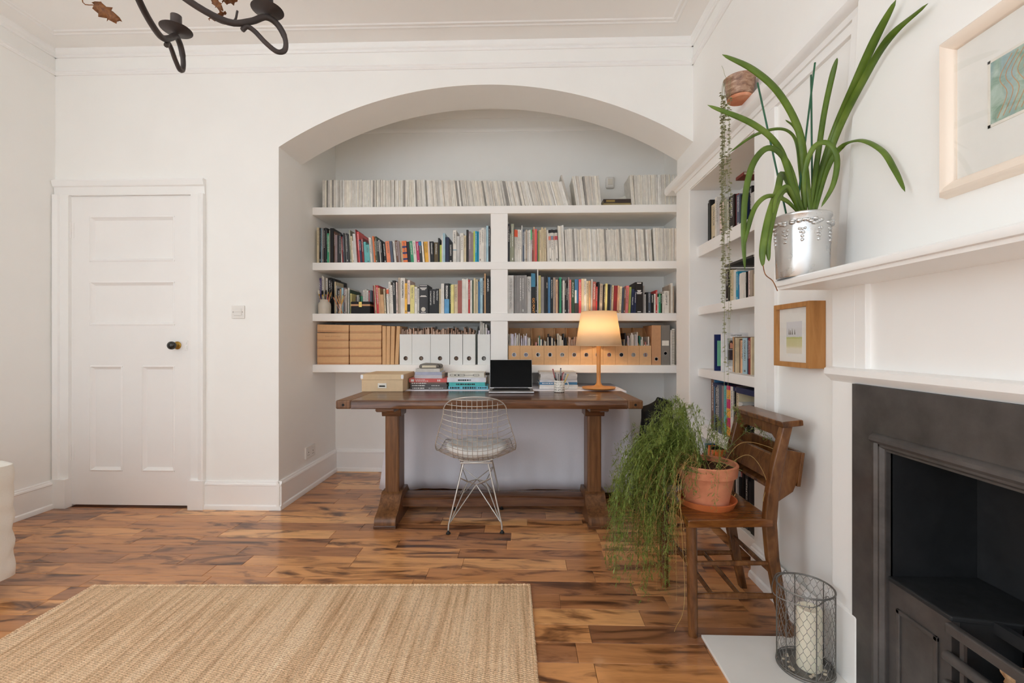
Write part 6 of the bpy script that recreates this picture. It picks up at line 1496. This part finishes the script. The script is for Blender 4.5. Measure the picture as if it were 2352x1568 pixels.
LV = [([(1846, 490, Y0), (1822, 430, Y0 - .02), (1790, 340, Y0 - .05), (1730, 285, Y0 - .08), (1625, 241, Y0 - .10)], .0115),
      ([(1862, 488, Y0), (1850, 400, Y0), (1835, 300, Y0 - .02), (1790, 215, Y0 - .05), (1730, 160, Y0 - .07), (1659, 125, Y0 - .09)], .0135),
      ([(1868, 486, Y0), (1890, 400, Y0 + .01), (1925, 300, Y0 - .01), (1980, 190, Y0 - .05), (2040, 90, Y0 - .08), (2131, 8, Y0 - .10)], .0125),
      ([(1866, 486, Y0), (1886, 400, Y0 + .02), (1918, 300, Y0 + .01), (1965, 190, Y0 - .01), (2010, 90, Y0 - .03), (2058, 0, Y0 - .05)], .0135),
      ([(1872, 488, Y0), (1900, 390, Y0), (1930, 340, Y0 - .02), (1975, 322, Y0 - .04), (2025, 345, Y0 - .06), (2055, 390, Y0 - .07), (2079, 440, Y0 - .08)], .0095),
      ([(1860, 486, Y0), (1878, 360, Y0 + .02), (1893, 260, Y0 + .02), (1910, 180, Y0 + .01), (1923, 133, Y0)], .0095),
      ([(1850, 488, Y0), (1848, 400, Y0 - .02), (1868, 340, Y0 - .04), (1900, 328, Y0 - .05), (1922, 360, Y0 - .06), (1915, 420, Y0 - .06), (1886, 476, Y0 - .05)], .0095),
      ([(1842, 490, Y0), (1820, 400, Y0 - .02), (1790, 350, Y0 - .05), (1758, 342, Y0 - .07), (1728, 380, Y0 - .08), (1712, 450, Y0 - .09), (1708, 540, Y0 - .09), (1711, 620, Y0 - .09)], .0110),
      ([(1836, 490, Y0), (1805, 460, Y0 - .03), (1765, 450, Y0 - .06), (1735, 475, Y0 - .08), (1716, 530, Y0 - .09), (1705, 580, Y0 - .09)], .0085),
      ([(1838, 490, Y0), (1800, 400, Y0 + .03), (1785, 440, Y0 - .04), (1765, 500, Y0 - .08), (1752, 570, Y0 - .09), (1752, 612, Y0 - .09)], .0120),
      ([(1840, 492, Y0), (1812, 440, Y0 - .02), (1790, 450, Y0 - .06), (1772, 510, Y0 - .08), (1764, 560, Y0 - .09), (1766, 600, Y0 - .09)], .0105),
      ([(1846, 490, Y0), (1838, 400, Y0 + .02), (1830, 330, Y0 + .03), (1812, 302, Y0 + .02), (1780, 296, Y0), (1730, 312, Y0 - .02), (1676, 350, Y0 - .04)], .0060),
      ([(1834, 492, Y0), (1822, 450, Y0 - .03), (1806, 428, Y0 - .05), (1785, 450, Y0 - .07), (1776, 490, Y0 - .09)], .0080),
      ([(1852, 488, Y0), (1852, 420, Y0 + .03), (1845, 350, Y0 + .04), (1826, 295, Y0 + .03), (1804, 275, Y0 + .02)], .0050)]
for pts, w in LV: strap(pts, w * .86, random.uniform(-.35, .35))
for (a, b) in (((1806, 492, Y0 + .03), (1740, 190, Y0 + .06)), ((1829, 490, Y0), (1872, 144, Y0 + .02)), ((1866, 488, Y0 + .04), (1863, 172, Y0 + .04))):
    MB().tube([onY(*a) - Vector((OX, OY, OZ0)), onY(*b) - Vector((OX, OY, OZ0))], .003, 7).build('stake', M['green_stake'], op, smooth=60)
MB().tube(bez([onY(x, y, Y) - Vector((OX, OY, OZ0)) for x, y, Y in ((1752, 605, Y0 - .09), (1758, 630, Y0 - .09), (1775, 645, Y0 - .10), (1786, 668, Y0 - .10))], 12), [.002] * 13 if False else .0016, 5).build('withered_tip', M['dead_leaf'], op)

# ================================================================== string-of-hearts on the ledge
SX, SY, SZ_ = 1.000, 2.14, 2.222
hp = thing('trailing_houseplant', 'string-of-hearts plant trailing from a streaky brown pot on the ledge', 'potted plant', (SX, SY, SZ_))
MB().lathe([(.048, 0), (.05, .004), (.05, .012), (.056, .016), (.066, .085), (.070, .10), (.067, .102), (.062, .095), (.058, .085), (.0001, .085)], n=36).build('pot', M['potbrown'], hp, smooth=35)
MB().lathe([(.050, -.0005), (.054, .004), (.053, .012), (.0001, .012)], n=36).build('pot_base', M['terracotta'], hp, smooth=40)
def heart(m, p, s, a, tilt):
    d = Vector((math.cos(a), math.sin(a), tilt)).normalized(); u = d.cross(Vector((0, 0, 1))).normalized(); b = Vector(p)
    vs = [b, b + d * s * .15 + u * s * .5, b + d * s * .5 + u * s * .52, b + d * s, b + d * s * .5 - u * s * .52, b + d * s * .15 - u * s * .5, b + d * s * .45 + Vector((0, 0, .25 * s))]
    m.add(vs, [(0, 1, 6), (1, 2, 6), (2, 3, 6), (3, 4, 6), (4, 5, 6), (5, 0, 6)])
rh = random.Random(11)
for q, (sx, sy, L) in enumerate(((-.052, -.02, 1.46), (-.058, .0, 1.40), (-.06, .012, 1.0), (-.05, -.03, 1.2), (-.056, .02, .9), (-.062, -.012, 1.3), (-.066, .006, .7))):
    top = [(sx * .4, sy * .4, .09), (sx, sy, .105), (sx * 1.2, sy * 1.2, .06)]
    dn = [(sx * 1.2 + rh.uniform(-.004, .004), sy * 1.2 + rh.uniform(-.004, .004), .06 - L * (i + 1) / 14) for i in range(14)]
    P = bez(top + dn, 64); s_ = MB().tube(P, .0008, 4).build('strand', M['hearts'], hp)
    m = MB()
    for i in range(10, len(P)):
        if rh.random() < (.9 if P[i].z > -.9 else .45):
            for s2 in (-1, 1): heart(m, P[i] + Vector((0, 0, rh.uniform(-.01, .01))), rh.uniform(.008, .015), rh.uniform(0, 6.28), rh.uniform(-.7, .1))
    m.build('heart_leaves', M['hearts'], s_, fix=False)
MB().tube(bez([(-.05, 0, .09), (-.066, .004, .12), (-.07, .01, .15), (-.078, .01, .17)], 12), .0008, 4).build('shoot', M['hearts'], hp)
m = MB()
for q in range(40): heart(m, (rh.uniform(-.05, .05), rh.uniform(-.05, .05), .092 + rh.uniform(0, .012)), rh.uniform(.01, .016), rh.uniform(0, 6.28), rh.uniform(-.3, .5))
m.build('crown_leaves', M['hearts'], hp, fix=False)

# ================================================================== chandelier
CX, CYc, CZ = -1.277, 1.36, 2.352
chd = thing('chandelier', 'dark wrought-iron chandelier with curling arms and dried oak leaves', 'chandelier', (CX, CYc, CZ))
RO = .452
def rad(a, r, z): return Vector((r * math.cos(a), r * math.sin(a), z))
MB().lathe([(.0001, .02), (.02, .04), (.03, .08), (.016, .12), (.012, .3), (.02, .33), (.012, .36), (.008, .42), (.0001, .42)], n=20).build('stem', M['wrought'], chd, smooth=50)
MB().tube([(0, 0, .42), (0, 0, ZC - CZ - .03)], .006, 8).build('hanging_rod', M['wrought'], chd)
MB().lathe([(.06, ZC - CZ - .001), (.058, ZC - CZ - .02), (.02, ZC - CZ - .035), (.0001, ZC - CZ - .035)], n=24).build('ceiling_rose', M['wrought'], chd, smooth=50)
for q, adeg in enumerate((107, 48, -12, -72, -132, 178)):
    a = math.radians(adeg)
    arm = bez([rad(a, .012, .12), rad(a, .05, .05), rad(a, .11, -.045), rad(a, .20, -.094), rad(a, .315, -.106), rad(a, .39, -.066), rad(a, RO - .012, -.024), rad(a, RO + .03, -.030), rad(a, RO + .058, -.07), rad(a, RO + .058, -.115), rad(a, RO + .03, -.136), rad(a, RO - .01, -.122), rad(a, RO - .05, -.096), rad(a, RO - .075, -.092), rad(a, RO - .09, -.112)], 70)
    n = len(arm); rr_ = [.0115 if i < n * .55 else .0115 - .003 * (i / n) for i in range(n)]
    ao = MB().tube(arm, rr_, 8).build('arm', M['wrought'], chd, smooth=60)
    c = rad(a, RO - .005, 0)
    MB().lathe([(.006, -.012), (.014, -.004), (.055, .004), (.057, .006), (.055, .0075), (.014, .003), (.0001, .003)], tuple(c), 32).build('drip_pan', M['wrought'], chd, smooth=35)
    MB().lathe([(.024, .004), (.028, .012), (.028, .017), (.020, .022), (.0195, .062), (.0175, .062), (.017, .03), (.0001, .03)], tuple(c), 24).build('candle_cup', M['wrought'], chd, smooth=35)
    a2 = a + math.radians(11)
    tw = bez([rad(a2, .04, .06), rad(a2, .13, -.02), rad(a2, .23, -.072), rad(a2, .315, -.082), rad(a2, .36, -.05), rad(a2, .372, -.005)], 30)
    if q % 2: MB().tube(tw, .0042, 6).build('tendril', M['wrought'], chd, smooth=60)
def oak_leaf(base, d, s, roll, name='leaf'):
    d = Vector(d).normalized(); u = d.cross(Vector((.2, .3, 1))).normalized(); nrm = u.cross(d); u = u * math.cos(roll) + nrm * math.sin(roll); nrm = d.cross(u)
    out = [(0, .03), (.1, .12), (.2, .2), (.28, .15), (.4, .24), (.5, .17), (.6, .24), (.7, .15), (.8, .17), (.9, .08), (1, .0)]
    vs = []; fs = []; n = len(out)
    for i, (l, w) in enumerate(out):
        c_ = base + d * l * s + nrm * .05 * s * math.sin(l * 5); vs += [c_ - u * w * s + nrm * .10 * s * math.sin(i * 2.1), c_, c_ + u * w * s + nrm * .10 * s * math.sin(i * 1.7 + 1)]
    for i in range(n - 1): fs += [(3 * i, 3 * i + 1, 3 * i + 4, 3 * i + 3), (3 * i + 1, 3 * i + 2, 3 * i + 5, 3 * i + 4)]
    o = MB().add(vs, fs).build(name, M['dead_leaf'], chd, smooth=60); sd = o.modifiers.new('thick', 'SOLIDIFY'); sd.thickness = .0008; return o
b = onY(216, 10, 1.62) - Vector((CX, CYc, CZ)); e = onY(272, 47, 1.62) - Vector((CX, CYc, CZ))
oak_leaf(b, e - b, (e - b).length, .9); MB().tube(bez([rad(2.4, .06, .28), (b + rad(2.4, .06, .28)) * .5 + Vector((0, 0, .06)), b + (b - e) * .5, b + (e - b) * .1], 16), .0018, 5).build('leaf_stalk', M['dead_leaf'], chd)
b = onY(487, -6, 1.62) - Vector((CX, CYc, CZ)); e = onY(509, 22, 1.62) - Vector((CX, CYc, CZ)); oak_leaf(b, e - b, (e - b).length * 1.05, 1.2)
b = onY(518, 26, 1.62) - Vector((CX, CYc, CZ)); e = onY(484, 45, 1.62) - Vector((CX, CYc, CZ)); oak_leaf(b, e - b, (e - b).length * 1.1, .4)
b = onY(545, -2, 1.64) - Vector((CX, CYc, CZ)); e = onY(518, 4, 1.64) - Vector((CX, CYc, CZ)); oak_leaf(b, e - b, (e - b).length * 1.3, .2)
